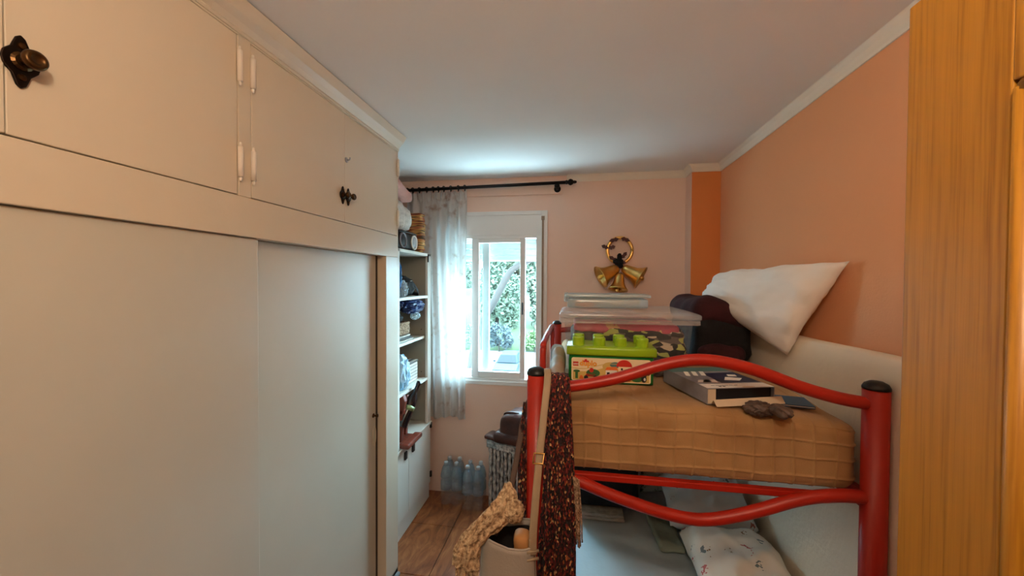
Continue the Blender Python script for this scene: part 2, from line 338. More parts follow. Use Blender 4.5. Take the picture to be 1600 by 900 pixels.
def tube(bm, pts, r, seg=12, smoothn=0, rx=None, upv=None, cap=True):
    """sweep a round (or, with rx, elliptic: rx along upv) section along pts; r may be a list"""
    P = spline(pts, smoothn) if smoothn else [Vector(p) for p in pts]
    n = len(P); rr = r if isinstance(r, (list, tuple)) else None
    rings = []; prev = Vector(upv) if upv else None
    for i, p in enumerate(P):
        t = (P[min(i+1, n-1)]-P[max(i-1, 0)]).normalized()
        if prev is None: prev = Vector((0, 0, 1)) if abs(t.z) < .9 else Vector((1, 0, 0))
        a = prev-t*prev.dot(t)
        if a.length < 1e-6: a = t.orthogonal()
        a.normalize(); b = t.cross(a)
        if not upv: prev = a
        if rr:
            u = i/(n-1)*(len(rr)-1); k = min(int(u), len(rr)-2); R_ = rr[k]*(1-(u-k))+rr[k+1]*(u-k)
        else: R_ = r
        ra = rx if rx else R_
        rings.append([bm.verts.new(p+a*math.cos(2*PI*k/seg)*ra+b*math.sin(2*PI*k/seg)*R_) for k in range(seg)])
    for i in range(n-1):
        for k in range(seg): bm.faces.new((rings[i][k], rings[i][(k+1) % seg], rings[i+1][(k+1) % seg], rings[i+1][k]))
    if cap: bm.faces.new(rings[0][::-1]); bm.faces.new(rings[-1])
    return bm
def lathe(bm, prof, org=(0, 0, 0), seg=24, mtx=None):
    """revolve (radius, z) profile about z; mtx orients it"""
    mt = mtx if mtx is not None else Matrix.Identity(4); o = Vector(org); rings = []
    for r, z in prof:
        if r < 1e-5: rings.append([bm.verts.new(o+(mt @ Vector((0, 0, z))))])
        else: rings.append([bm.verts.new(o+(mt @ Vector((r*math.cos(2*PI*k/seg), r*math.sin(2*PI*k/seg), z)))) for k in range(seg)])
    for a, b in zip(rings, rings[1:]):
        for k in range(seg):
            q = [a[k % len(a)], a[(k+1) % len(a)], b[(k+1) % len(b)], b[k % len(b)]]
            q = list(dict.fromkeys(q))
            if len(q) >= 3: bm.faces.new(q)
    for rg, rev in ((rings[0], True), (rings[-1], False)):
        if len(rg) > 2: bm.faces.new(rg[::-1] if rev else rg)
    return bm
def grid(bm, nu, nv, fn, closeu=False):
    V = [[bm.verts.new(fn(i/(nu if closeu else nu-1), j/(nv-1))) for i in range(nu)] for j in range(nv)]
    for j in range(nv-1):
        for i in range(nu if closeu else nu-1):
            bm.faces.new((V[j][i], V[j][(i+1) % nu], V[j+1][(i+1) % nu], V[j+1][i]))
    return V
def nz(p, s=1.0, seed=0): return noise.noise(Vector(p)*s+Vector((seed*7.3, seed*3.1, seed*1.7)))
def soft_box(lo, hi, r, n=(12, 12, 6), fn=None, mtx=None):
    """rounded box made of grids; fn(p, normal) -> displaced point"""
    bm = B(); lo, hi = Vector(lo), Vector(hi); ilo = lo+Vector((r, r, r)); ihi = hi-Vector((r, r, r))
    cache = {}
    def vert(p):
        key = tuple(round(c, 5) for c in p)
        if key not in cache:
            q = Vector([min(max(p[i], ilo[i]), ihi[i]) for i in range(3)]); d = p-q
            nn = d.normalized() if d.length > 1e-9 else Vector((0, 0, 1)); co = q+nn*r
            if fn: co = fn(co, nn)
            if mtx is not None: co = mtx @ co
            cache[key] = bm.verts.new(co)
        return cache[key]
    def lerp(a, b, k, n_): return a+(b-a)*k/n_
    for ax in range(3):
        u, v = (ax+1) % 3, (ax+2) % 3
        for s in (lo, hi):
            for i in range(n[u]):
                for j in range(n[v]):
                    q = []
                    for di, dj in ((0, 0), (1, 0), (1, 1), (0, 1)):
                        p = Vector((0, 0, 0)); p[ax] = s[ax]; p[u] = lerp(lo[u], hi[u], i+di, n[u]); p[v] = lerp(lo[v], hi[v], j+dj, n[v]); q.append(vert(p))
                    try: bm.faces.new(q)
                    except ValueError: pass
    return bm
def blob(c, s, seed=0, amp=.25, freq=2.2, sub=4, flat=None, ridge=True, mtx=None):
    """crumpled lump: noisy ellipsoid, optionally flattened at z=flat"""
    bm = B(); bmesh.ops.create_icosphere(bm, subdivisions=sub, radius=1); c = Vector(c)
    for v in bm.verts:
        p = v.co.copy(); n1 = nz(p, freq, seed); n2 = nz(p, freq*2.3, seed+5)
        d = (1-abs(n1)*2)*.6+n2*.5 if ridge else n1+n2*.4
        p = p*(1+amp*d); q = Vector((p.x*s[0], p.y*s[1], p.z*s[2]))
        if mtx is not None: q = mtx @ q
        v.co = c+q
        if flat is not None and v.co.z < flat: v.co.z = flat
    return bm
def pillow(corners, th, seed=0, n=26, wr=.012, pinch=.10):
    """stuffed cushion spanned by four corners (a, b, c, d in order)"""
    a, b, c, d = [Vector(p) for p in corners]; bm = B(); N = ((b-a).cross(d-a)).normalized(); top = {}; bot = {}
    for i in range(n+1):
        for j in range(n+1):
            u, v = i/n, j/n; uu, vv = 2*u-1, 2*v-1
            pu = u+(.5-u)*pinch*(1-vv*vv) * .0 ; pv = v
            p = a*(1-u)*(1-v)+b*u*(1-v)+c*u*v+d*(1-u)*v
            cen = (a+b+c+d)/4; p += (cen-p)*pinch*(1-abs(uu*vv)**.8)*max(abs(uu), abs(vv))**6
            h = th*((1-uu**4)*(1-vv**4))**.5*(1-.15*(uu*uu+vv*vv)/2)
            w_ = wr*(nz((u*3, v*3, seed), 1.6, seed)+.5*nz((u*9, v*9, seed), 1.4, seed))
            e = i in (0, n) or j in (0, n)
            t = bm.verts.new(p+N*(h+w_*(0 if e else 1))); top[i, j] = t
            bot[i, j] = t if e else bm.verts.new(p-N*(h*.8-w_))
    for i in range(n):
        for j in range(n):
            for D in (top, bot):
                try: bm.faces.new((D[i, j], D[i+1, j], D[i+1, j+1], D[i, j+1]))
                except ValueError: pass
    return bm
def hang(bm, path, hw, hd, nfold=5, amp=.3, seg=48, seed=0, axis=(1, 0, 0), n=10, tail=0):
    """closed bundle of cloth hung along path: hw/hd half width/depth lists, with lengthwise folds"""
    P = spline(path, n); m = len(P); rings = []; ax = Vector(axis).normalized()
    def L_(l, u):
        u *= len(l)-1; k = min(int(u), len(l)-2); return l[k]*(1-(u-k))+l[k+1]*(u-k)
    for i, p in enumerate(P):
        u = i/(m-1); t = (P[min(i+1, m-1)]-P[max(i-1, 0)]).normalized(); a = (ax-t*ax.dot(t)).normalized(); b = t.cross(a)
        w_, d_ = L_(hw, u), L_(hd, u); ring = []
        for k in range(seg):
            th = 2*PI*k/seg; f = 1+amp*math.sin(nfold*th+seed+1.5*math.sin(3*u+seed))*(.4+.6*u)+.3*amp*nz((math.cos(th)*2, math.sin(th)*2, u*5), 1.5, seed)
            ring.append(bm.verts.new(p+a*math.cos(th)*w_*(1+.25*(f-1))+b*math.sin(th)*d_*f))
        rings.append(ring)
    for r1, r2 in zip(rings, rings[1:]):
        for k in range(seg): bm.faces.new((r1[k], r1[(k+1) % seg], r2[(k+1) % seg], r2[k]))
    bm.faces.new(rings[0][::-1]); bm.faces.new(rings[-1]); return bm
def rotz(a, c=(0, 0, 0)): return Matrix.Translation(c) @ Matrix.Rotation(a, 4, 'Z')
def clampz(p, z): return Vector((p.x, p.y, max(p.z, z)))
def dup(o, name=None):
    c = o.copy(); COL.objects.link(c); return c

# ================================================================ THE SETTING
XL, XR, YF, YB, H = -1.55, .976, -.35, 2.93, 2.5
XP, YP = .79, 2.787                                        # pillar in the far right corner
fl = OB('floor', box(B(), XL-.1, XR+.1, -2.2, YB+.2, -.2, -.012), 'grout', org=(0, 1, 0)); tag(fl, 'red-brown marbled floor tiles', 'floor', kind='structure')
T = .45; xs = [-.81+T*k for k in range(-2, 5)]; ys = [2.06+T*k for k in range(-6, 3)]
tcache = {}
for i in range(len(xs)-1):
    for j in range(len(ys)-1):
        x0, x1 = max(xs[i], XL)+.002, min(xs[i+1], XR)-.002; y0, y1 = max(ys[j], YF)+.002, min(ys[j+1], YB)-.002
        if x1-x0 < .02 or y1-y0 < .02: continue
        key = (round(x1-x0, 3), round(y1-y0, 3))
        if key not in tcache:
            o = OB('tile', box(B(), x0, x1, y0, y1, -.012, 0), 'tile', None, bev=.0015, org=((x0+x1)/2, (y0+y1)/2, 0)); tcache[key] = o
        else: o = dup(tcache[key]); o.location = ((x0+x1)/2, (y0+y1)/2, 0)
        loc = o.location.copy(); o.parent = fl; o.location = loc-WL[fl.name]
tag(OB('ceiling', box(B(), XL-.2, XR+.2, -2.2, YB+.25, H, H+.2), 'ceil'), 'plain off-white ceiling', 'ceiling', kind='structure')
# window wall with its opening
WX0, WX1, WZ0, WZ1 = -1.065, -.222, .905, 2.225
bm = B(); box(bm, XL-.1, WX0, YB, YB+.25, -.2, H); box(bm, WX1, XR+.1, YB, YB+.25, -.2, H); box(bm, WX0, WX1, YB, YB+.25, -.2, WZ0); box(bm, WX0, WX1, YB, YB+.25, WZ1, H)
tag(OB('wall_back', bm, 'peach'), 'pale peach wall with the window', 'wall', kind='structure')
tag(OB('wall_right', box(B(), XR, XR+.15, YF-.1, YB+.25, -.2, H), 'orange'), 'salmon orange right wall', 'wall', kind='structure')
tag(OB('wall_left', box(B(), XL-.15, XL, -2.2, YB+.25, -.2, H), 'peach'), 'left wall behind the wardrobe and bookcase', 'wall', kind='structure')
bm = B(); box(bm, XP, XR, YP, YB, 0, H)
for f in bm.faces: f.material_index = 0
bm.normal_update()
for f in bm.faces:
    if f.normal.x < -.5 or f.calc_center_median().x < XP+.001: f.material_index = 1
tag(OB('wall_pillar', bm, ['deep', 'peach']), 'deep orange corner pillar beside the peach wall', 'pillar', kind='structure')
# wall behind the camera with the doorway
bm = B(); box(bm, XL, -.44, YF-.1, YF, -.2, H); box(bm, .44, XR, YF-.1, YF, -.2, H); box(bm, -.44, .44, YF-.1, YF, 2.07, H)
tag(OB('wall_front', bm, 'peach'), 'wall with the doorway behind the viewer', 'wall', kind='structure')
bm = B(); box(bm, XR-.02, XR+.1, -2.2, YF-.1, -.2, H); box(bm, XL-.1, XR+.1, -2.3, -2.2, -.2, H)
tag(OB('wall_hall', bm, 'hall'), 'pale hallway walls beyond the doorway', 'wall', kind='structure')
# coved white trim under the ceiling
def cove(name, p0, p1, inward, label):
    p0, p1, n = Vector(p0), Vector(p1), Vector(inward); bm = B()
    prof = [(0, -.049), (.006, -.049), (.010, -.040), (.016, -.018), (.026, -.004), (.03, 0), (0, 0)]
    prism(bm, [p0+n*a+Vector((0, 0, b)) for a, b in prof], 0, p1-p0)
    return tag(OB(name, bm, 'cove'), label, 'trim', kind='structure')
cove('trim_1', (XR, YF, H), (XR, YP, H), (-1, 0, 0), 'white cove moulding along the orange wall')
cove('trim_2', (XP, YP, H), (XR, YP, H), (0, -1, 0), 'short white cove moulding over the orange pillar')
cove('trim_3', (-.06, YB, H), (XP, YB, H), (0, -1, 0), 'white cove moulding over the peach wall')
cove('trim_4', (XP, YP-.03, H), (XP, YB, H), (-1, 0, 0), 'tiny white cove return beside the pillar')
bm = B(); box(bm, -1.5, -.095, YB-.012, YB, 2.36, 2.47)
tag(OB('trim_5', bm, 'peach', bev=.004), 'flat peach cover board of the shutter box behind the curtain rod', 'panel', kind='structure')

# ---------------------------------------------------------------- window
win = thing('window_1', (-.645, YB, .9), 'white aluminium sliding window with rolled-down shutter slats', 'window', kind='structure')
def frame(bm, x0, x1, z0, z1, y0, y1, w):
    wl, wr, wb, wt = w if isinstance(w, tuple) else (w, w, w, w)
    box(bm, x0, x0+wl, y0, y1, z0, z1); box(bm, x1-wr, x1, y0, y1, z0, z1); box(bm, x0+wl, x1-wr, y0, y1, z0, z0+wb); box(bm, x0+wl, x1-wr, y0, y1, z1-wt, z1); return bm
OB('casing', frame(B(), -1.09, -.203, .885, 2.24, YB-.014, YB+.02, (.03, .045, .03, .03)), 'alu', win, bev=.003)
BX('shutter_box_panel', (-1.06, -.248, YB-.006, YB+.06, 2.055, 2.212), 'alu', win)
OB('frame', frame(B(), -1.06, -.248, .912, 2.055, YB-.004, YB+.09, (.035, .04, .024, .022)), 'alu', win, bev=.002)
# shutter belt and guide at the right edge
BX('belt_guide', (-.25, -.222, YB-.022, YB-.012, .90, 2.20), 'alu', win, bev=.002)
BX('shutter_belt', (-.244, -.229, YB-.026, YB-.021, .93, 2.185), 'strap', win, bev=.001)
BX('belt_slot', (-.248, -.225, YB-.03, YB-.02, 2.165, 2.195), 'strap', win, bev=.002)
def sash(x0, x1, y0, y1, w, nm):
    s = OB('sash', frame(B(), x0, x1, .936, 2.033, y0, y1, w), 'alu', win, bev=.004)
    g = BX('pane', (x0+.02, x1-.02, (y0+y1)/2-.003, (y0+y1)/2+.003, .955, 2.015), 'glass', s, bev=0)
    return s
s1 = sash(-.80, -.372, YB+.004, YB+.034, (.057, .042, .05, .034), 'front')
s2 = sash(-1.035, -.668, YB+.046, YB+.076, (.055, .055, .05, .034), 'rear')
h = OB('latch', box(B(), -.398, -.386, YB-.012, YB+.004, 1.44, 1.535), 'black', s1, bev=.003)
for k in range(8):                                         # outside roller shutter, each slat its own piece
    z = 1.86+k*.05
    bm = B(); prism(bm, [(-1.055, YB+.135, z), (-1.055, YB+.128, z+.012), (-1.055, YB+.128, z+.038), (-1.055, YB+.135, z+.047), (-1.055, YB+.142, z+.038), (-1.055, YB+.142, z+.012)], 0, (.825, 0, 0))
    OB('shutter_slat', bm, 'shutter', win)
BX('outer_sill', (-1.09, -.2, YB+.09, YB+.30, .86, .90), 'alu', win)

# ---------------------------------------------------------------- oak door standing open on the right
dr = thing('door_1', (.417, -.29, 0), 'open oak veneer door with moulded panels in the right foreground', 'door', kind='structure')
DX0, DX1, DY0, DY1, DZ = .397, .435, -.29, .5376, 2.03
holes = [(-.17, .424, 1.02, 1.885), (-.17, .424, .22, .9)]
bm = B(); box(bm, DX0, DX1, DY0, -.17, .01, DZ); box(bm, DX0, DX1, .424, DY1, .01, DZ)
for z0, z1 in ((1.885, DZ), (.9, 1.02), (.01, .22)): box(bm, DX0, DX1, -.17, .424, z0, z1)
OB('leaf', bm, 'oak', dr, bev=.0015)
for (y0, y1, z0, z1) in holes:
    p = BX('door_panel', (DX0+.012, DX1-.012, y0, y1, z0, z1), 'oak', dr, bev=0)
    for k, (off, rr, xx) in enumerate(((.009, .009, DX0+.004), (.026, .006, DX0+.009), (.04, .005, DX0+.011))):
        c = [(xx, y0+off, z0+off), (xx, y1-off, z0+off), (xx, y1-off, z1-off), (xx, y0+off, z1-off)]; bm = B()
        for i in range(4): tube(bm, [c[i], c[(i+1) % 4]], rr, 10)
        OB('moulding', bm, 'oak', p, smooth=True)

# ---------------------------------------------------------------- outside
gz = -5.0
tag(OB('ground', box(B(), -60, 60, 8, 37, gz-.3, gz), 'road'), 'pale paved road and forecourt outside the window', 'road', kind='structure')
bm = B()
def hill(u, v):
    x = -70+140*u; y = 36+60*v; z = gz+.05+6.5*min(1, v*2.2)**.8+.5*nz((x, y, 0), .25, 3)*min(1, v*6); return Vector((x, y, z))
grid(bm, 60, 30, hill)
tag(OB('hillside', bm, 'grass', smooth=True), 'green grassy slope beyond the road', 'hill', kind='structure')
def leaves(c, s, n, size, seed, parent, m, name='foliage'):
    rnd = random.Random(seed); V = []; Fc = []; c = Vector(c)
    cl = [(Vector((rnd.uniform(-1, 1), rnd.uniform(-1, 1), rnd.uniform(-1, 1))), rnd.uniform(.25, .45)) for _ in range(14)]
    for k in range(n):
        a, r = cl[k % 14]; d = Vector((rnd.gauss(0, 1), rnd.gauss(0, 1), rnd.gauss(0, 1))).normalized()*r*rnd.random()**.4
        p = a*.72+d; q = c+Vector((p.x*s[0], p.y*s[1], p.z*s[2]))
        u = Vector((rnd.gauss(0, 1), rnd.gauss(0, 1), rnd.gauss(0, 1))).normalized(); w_ = u.orthogonal().normalized(); sz = size*rnd.uniform(.6, 1.3)
        b = len(V); V += [q-u*sz, q+w_*sz*.5, q+u*sz, q-w_*sz*.5]; Fc.append((b, b+1, b+2, b+3))
    me = bpy.data.meshes.new(name); o0 = WL[parent.name]; me.from_pydata([v-o0 for v in V], [], Fc); me.materials.append(M[m])
    o = bpy.data.objects.new(name, me); COL.objects.link(o); o.parent = parent; o['kind'] = 'stuff'; return place(o, o0)
def tree(name, base, trunk, rad, crowns, m, label, cat='tree', group=None):
    t = thing(name, base, label, cat, group)
    OB('trunk', tube(B(), trunk, rad, 10, 6), 'bark', t, smooth=True)
    for k, (c, s, n, sz) in enumerate(crowns): leaves(c, s, n, sz, len(label)+k*13, t, m)
    return t
pine = tree('leaning_pine', (-4.6, 16.2, gz), [(-4.6, 16.2, gz), (-4.35, 16, -2), (-3.95, 15.8, -.2), (-3.3, 15.4, .75), (-2.75, 15.2, 1.75), (-2.35, 15.2, 2.25), (-1.3, 15.2, 2.8), (0, 15.2, 3.8)], [.24, .2, .17, .15, .14, .12, .1, .05],
     [((-2.6, 15.3, 3.6), (3.6, 1.6, 1.0), 2600, .13), ((.4, 15.3, 4.4), (2.4, 1.6, 1.1), 1500, .13)], 'leaf1', 'leaning pine with bare diagonal trunk seen through the window pane')
specs = [(-14.5, 41, 2.9, 2.8, 'leaf1', 'tall pale tree behind the road, far left beyond the curtain'), (-8.4, 41, 2.9, 3.0, 'leaf1', 'pale green tree standing behind the leaning pine trunk'),
         (-2.4, 41, 2.9, 3.2, 'leaf1', 'pale green tree seen through the right strip of window'), (3.6, 41, 2.9, 3.0, 'leaf1', 'pale tree hidden right of the window opening')]
for k, (x, y, r, hh, m, lab) in enumerate(specs):
    z = gz+1.0+max(0, y-36)*.25
    tree('hillside_tree', (x, y, z-1), [(x, y, z-1), (x+.2, y, z+1.5), (x, y, z+3)], [.25, .18, .1], [((x, y, z+3.8), (r, 2, hh+1), 5200, .30)], m, lab)
specs2 = [(-17.5, 'wide tree high on the slope at the far left'), (-10.5, 'wide tree high on the slope above the blue-grey bush'), (-3.5, 'wide tree high on the slope behind the window strip'), (3.5, 'wide tree high on the slope right of the window')]
for k, (x, lab) in enumerate(specs2):
    yy = 53+7*(k % 2)
    tree('slope_tree', (x, yy, .8), [(x, yy, .8), (x+.3, yy, 3), (x, yy, 5.5)], [.35, .25, .1], [((x, yy, 5.2), (4.2, 2.4, 4.6), 6500, .42)], 'leaf1', lab, 'tree', 'wide trees high on the slope')
for k, (x, y, r, m, lab) in enumerate([(-7.0, 35.6, 1.3, 'leaf3', 'blue-grey bush at the road edge below the trees'), (-3.6, 35.8, 1.4, 'leaf2', 'green bush on the grassy slope right of the blue-grey one'), (-10.4, 35.6, 1.4, 'leaf1', 'pale low bush at the left of the slope')]):
    t = thing('bush', (x, y, gz+.1), lab, 'bush'); OB('stem', tube(B(), [(x, y, gz), (x, y, gz+.5), (x+.1, y, gz+.9)], .06, 8, 3), 'bark', t)
    leaves((x, y, gz+1.5), (r, 1, 1.2), 1500, .16, 40+k, t, m)
# parked car seen from the front
ct = thing('parked_car', (-4.65, 27.5, gz), 'blue-grey parked car on the road below the window', 'car')
cx0, cyy = -4.65, 27.5
def carsec(pts, hw, m, name, y0=0):
    bm = B(); A = []
    for (yy, zz, ww) in pts: A.append([bm.verts.new((cx0-ww, cyy+yy, gz+zz)), bm.verts.new((cx0+ww, cyy+yy, gz+zz))])
    n = len(A)
    for i in range(n): bm.faces.new((A[i][0], A[i][1], A[(i+1) % n][1], A[(i+1) % n][0]))
    bm.faces.new([a[0] for a in A]); bm.faces.new([a[1] for a in A][::-1]); return OB(name, bm, m, ct, bev=.04)
carsec([(-2, .3, .84), (-2.02, .65, .84), (-1.1, .9, .86), (2, .95, .86), (2.05, .35, .84)], 0, 'car', 'body')
carsec([(-1.0, .9, .78), (-.35, 1.40, .60), (1.2, 1.43, .60), (1.85, .95, .76)], 0, 'car', 'cabin')
bm = B(); prism(bm, [(cx0-.68, cyy-1.0, gz+.95), (cx0+.68, cyy-1.0, gz+.95), (cx0+.54, cyy-.41, gz+1.38), (cx0-.54, cyy-.41, gz+1.38)], 0, (0, -.02, .01)); OB('windscreen', bm, 'carglass', ct)
for sx in (-1, 1):
    BX('mirror', (cx0+sx*.93-.09, cx0+sx*.93+.09, cyy-.85, cyy-.75, gz+.95, gz+1.07), 'car', ct, bev=.02)
    for yy in (-1.3, 1.3):
        OB('wheel', lathe(B(), [(.0, -.1), (.31, -.1), (.33, 0), (.31, .1), (0, .1)], (cx0+sx*.76, cyy+yy, gz+.33), 16, Matrix.Rotation(PI/2, 4, 'Y')), 'tyre', ct)

# ================================================================ WARDROBE
wd = thing('wardrobe', (-1.27, .9, 0), 'cream built-in wardrobe with sliding doors along the left wall', 'wardrobe')
WX = -.99; WE = 2.045
bm = B()
box(bm, XL+.01, -1.10, YF+.005, WE-.005, .02, 2.42)                        # carcass behind the doors
box(bm, -1.10, WX, YF+.005, WE, 1.83, 1.950)                             # rail between upper and sliding doors
box(bm, -1.10, WX, 1.905, WE, .0, 1.83)                                # right stile
box(bm, -1.10, WX, YF+.005, WE, .0, .05)                                 # bottom track board
box(bm, -1.10, WX, .999, 1.044, 1.95, 2.43); box(bm, -1.10, WX-.0, 2.03, WE, 1.95, 2.43); box(bm, -1.10, WX, YF+.005, .05, 1.95, 2.43)
box(bm, -1.10, WX, YF+.005, WE, 2.425, 2.455)
OB('body', bm, 'ward', wd, bev=.002)
BX('dark_gap', (-1.098, -1.04, 1.885, 1.906, .05, 1.83), 'shadow_gap', wd, bev=0)  # strip coloured as the shade between sliding door and right stile
bm = B(); prism(bm, [(-1.1, YF+.005, 2.43), (-.986, YF+.005, 2.43), (-.982, YF+.005, 2.436), (-.986, YF+.005, 2.442), (-.972, YF+.005, 2.455), (-.952, YF+.005, 2.468), (-.938, YF+.005, 2.486), (-.93, YF+.005, 2.496), (-1.1, YF+.005, 2.496)], 0, (0, WE-YF-.005, 0))
for v in bm.verts:
    if v.co.y > 1.5: v.co.y -= max(0, v.co.x+.99)*.35       # mitred far end
OB('cornice', bm, 'ward', wd)
def hinge(par, y, z):
    bm = B(); tube(bm, [(WX+.006, y, z-.045), (WX+.006, y, z+.045)], .0075, 12)
    lathe(bm, [(.0, 0), (.004, .002), (.003, .012), (0, .014)], (WX+.006, y, z+.045), 10); lathe(bm, [(0, -.014), (.003, -.012), (.004, -.002), (0, 0)], (WX+.006, y, z-.045), 10)
    OB('hinge', bm, 'cove', par, smooth=True)
def knob_plate(par, y, z, s=1.0, x=WX):
    """pierced bronze back plate with a round knob"""
    pts = []
    for k in range(24):
        a = 2*PI*k/24; r = 1+.18*math.cos(4*a); pts.append((x, y+.020*s*r*math.cos(a)*1.25, z+.046*s*r*math.sin(a)))
    bm = B(); prism(bm, pts, 0, (.006*s, 0, 0)); pl = OB('back_plate', bm, 'brassd', par, bev=.0015)
    bm = B()
    for sg in (-1, 1): lathe(bm, [(.0, 0), (.007*s, 0), (.006*s, .003), (0, .004)], (x+.006*s, y, z+sg*.032*s), 12, Matrix.Rotation(PI/2, 4, 'Y'))
    lathe(bm, [(.017*s, 0), (.018*s, .003), (.013*s, .006), (0, .006)], (x+.006*s, y, z), 16, Matrix.Rotation(PI/2, 4, 'Y')); OB('plate_boss', bm, 'brass', par, smooth=False)
    OB('knob', lathe(B(), [(.008*s, 0), (.0065*s, .012*s), (.009*s, .02*s), (.017*s, .026*s), (.02*s, .034*s), (.018*s, .041*s), (.011*s, .044*s), (.010*s, .042*s), (0, .043*s)], (x+.006*s, y, z), 24, Matrix.Rotation(PI/2, 4, 'Y')), 'brass', par, smooth=True)
# upper hinged doors
for (y0, y1, hy, ky, ajar) in ((.055, .523, None, None, .003), (.526, .996, 1.0, .5435, 0), (1.047, 1.5345, 1.047, 1.516, 0), (1.5352, 2.03, 2.033, 1.556, 0)):
    bm = B(); box(bm, -1.01, WX-.001, y0, y1, 1.953, 2.424)
    if ajar:
        for v in bm.verts: v.co.x += ajar*(v.co.y-y0)/(y1-y0)+.001
    d = OB('upper_door', bm, 'ward', wd, bev=.002)
    if hy:
        hinge(d, hy, 2.334); hinge(d, hy, 2.05)
    if ky: knob_plate(d, ky, 2.088 if ky < 1 else 2.066, .88 if ky < 1 else .72)
# small brass hook over the pair of knobs
bm = B(); lathe(bm, [(0, 0), (.012, 0), (.01, .004), (0, .005)], (WX, 1.545, 2.226), 14, Matrix.Rotation(PI/2, 4, 'Y')); tube(bm, [(WX, 1.545, 2.226), (WX+.015, 1.545, 2.226), (WX+.018, 1.545, 2.236)], .003, 8, 3)
OB('small_knob', bm, 'silver', wd, smooth=True)
# sliding doors
bm = B(); box(bm, -1.028, -1.004, -.30, 1.084, .05, 1.829); OB('sliding_door', bm, 'slide', wd, bev=.003)
bm = B(); box(bm, -1.062, -1.040, .98, 1.888, .05, 1.829); sd = OB('sliding_door', bm, 'slide', wd, bev=.003)
bm = B(); lathe(bm, [(0, 0), (.012, 0), (.011, .003), (.005, .005), (.005, .014), (.010, .018), (.011, .024), (0, .028)], (-1.04, 1.862, .985), 16, Matrix.Rotation(PI/2, 4, 'Y')); OB('door_knob', bm, 'brass', sd, smooth=True)
OB('keyhole_ring', tube(B(), [(-1.038, 1.868+.016*math.cos(2*PI*k/16), .875+.05*math.sin(2*PI*k/16)) for k in range(17)], .0022, 8), 'ward', sd, smooth=True)
bm = B(); tube(bm, [(-.99, 1.93, .03), (-.975, 1.95, .03), (-.975, 2.02, .03)], .012, 10); OB('floor_guide', bm, 'silver', wd, smooth=True)

# ================================================================ BOOKCASE
bk = thing('bookcase', (-1.3, 2.52, 0), 'white bookcase with open shelves over a two-door cupboard', 'bookcase')
BXF, BY0, BY1 = -1.10, 2.20, 2.835
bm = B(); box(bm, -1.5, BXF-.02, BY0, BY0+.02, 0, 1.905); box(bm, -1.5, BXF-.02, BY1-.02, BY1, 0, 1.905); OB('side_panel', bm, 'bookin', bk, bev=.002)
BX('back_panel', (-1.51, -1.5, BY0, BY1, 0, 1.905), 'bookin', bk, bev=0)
bm = B(); box(bm, BXF-.02, BXF, BY0, 2.296, .6, 1.905); box(bm, BXF-.02, BXF, 2.77, BY1, .6, 1.905); OB('face_frame', bm, 'book', bk, bev=.003)
for z, xf in ((1.905, BXF), (1.588, BXF+.001), (1.278, BXF-.03), (.962, BXF+.001)):
    BX('shelf', (-1.498, xf, BY0+.021, (BY1 if z > 1.9 else 2.765 if xf > -1.11 else 2.78), z-.02, z), 'book', bk)
BX('cupboard_top', (-1.499, BXF+.012, BY0+.021, BY1, .585, .605), 'book', bk)
BX('plinth', (-1.48, BXF-.012, BY0, BY1, 0, .12), 'book', bk)
for (y0, y1, ky) in ((2.205, 2.432, 2.375), (2.438, 2.83, 2.495)):
    d = BX('cupboard_door', (BXF-.02, BXF, y0, y1, .125, .58), 'book', bk)
    BX('pull', (BXF, BXF+.012, ky-.016, ky+.016, .51, .562), 'black', d, bev=.003)
    if y1 > 2.8:
        for z in (.19, .575): BX('hinge', (BXF-.002, BXF+.014, 2.815, 2.832, z-.022, z+.022), 'black', d, bev=.002)
for z in (1.32, 1.24, .99, .93): OB('peg_hole', lathe(B(), [(0, 0), (.004, 0), (0, .003)], (-1.17, BY1-.021, z), 8, Matrix.Rotation(PI/2, 4, 'X')), 'black', bk)
BX('top_hinge', (BXF-.002, BXF+.006, 2.765, 2.775, 1.84, 1.90), 'black', bk, bev=.001)

# things on top of the bookcase (z 1.905)
Z = 1.906
t = thing('portable_stereo', (-1.2, 2.52, Z), 'black portable stereo with pale-ringed speaker on top of the bookcase', 'stereo')
OB('body', soft_box((-1.31, 2.335, Z), (-1.14, 2.66, Z+.135), .03, (8, 12, 6)), 'black', t, smooth=True)
for yy, mm in ((2.42, 'greycard'), (2.60, 'white')):
    q = Matrix.Rotation(PI/2, 4, 'Y') @ Matrix.Rotation(0, 4, 'X')
    OB('speaker_ring', lathe(B(), [(.046, 0), (.052, .004), (.052, .012), (.045, .014), (.042, .006)], (-1.143, yy, Z+.066), 24, q), mm, t, smooth=True)
    OB('speaker_grille', lathe(B(), [(.043, 0), (.042, .006), (.02, .012), (0, .013)], (-1.141, yy, Z+.066), 24, q), 'silver' if mm == 'white' else 'black', t, smooth=True)
OB('handle', tube(B(), [(-1.2, 2.36, Z+.115), (-1.135, 2.37, Z+.122), (-1.125, 2.5, Z+.124), (-1.135, 2.63, Z+.122), (-1.2, 2.64, Z+.115)], .006, 8, 4), 'black', t, smooth=True)
tag(OB('knitted_blanket', soft_box((-1.42, 2.26, Z+.136), (-1.13, 2.545, Z+.29), .05, (10, 10, 8), lambda p, n: p+n*.014*math.sin(p.y*150)+n*.02*nz(p, 9, 2)*(1 if n.z > -.3 else 0)+Vector((0, 0, max(0, -.25*(p.y-2.545)) if n.z > -.5 else .0))), 'wknit', smooth=True), 'white ribbed wool blanket folded on the portable stereo', 'blanket')
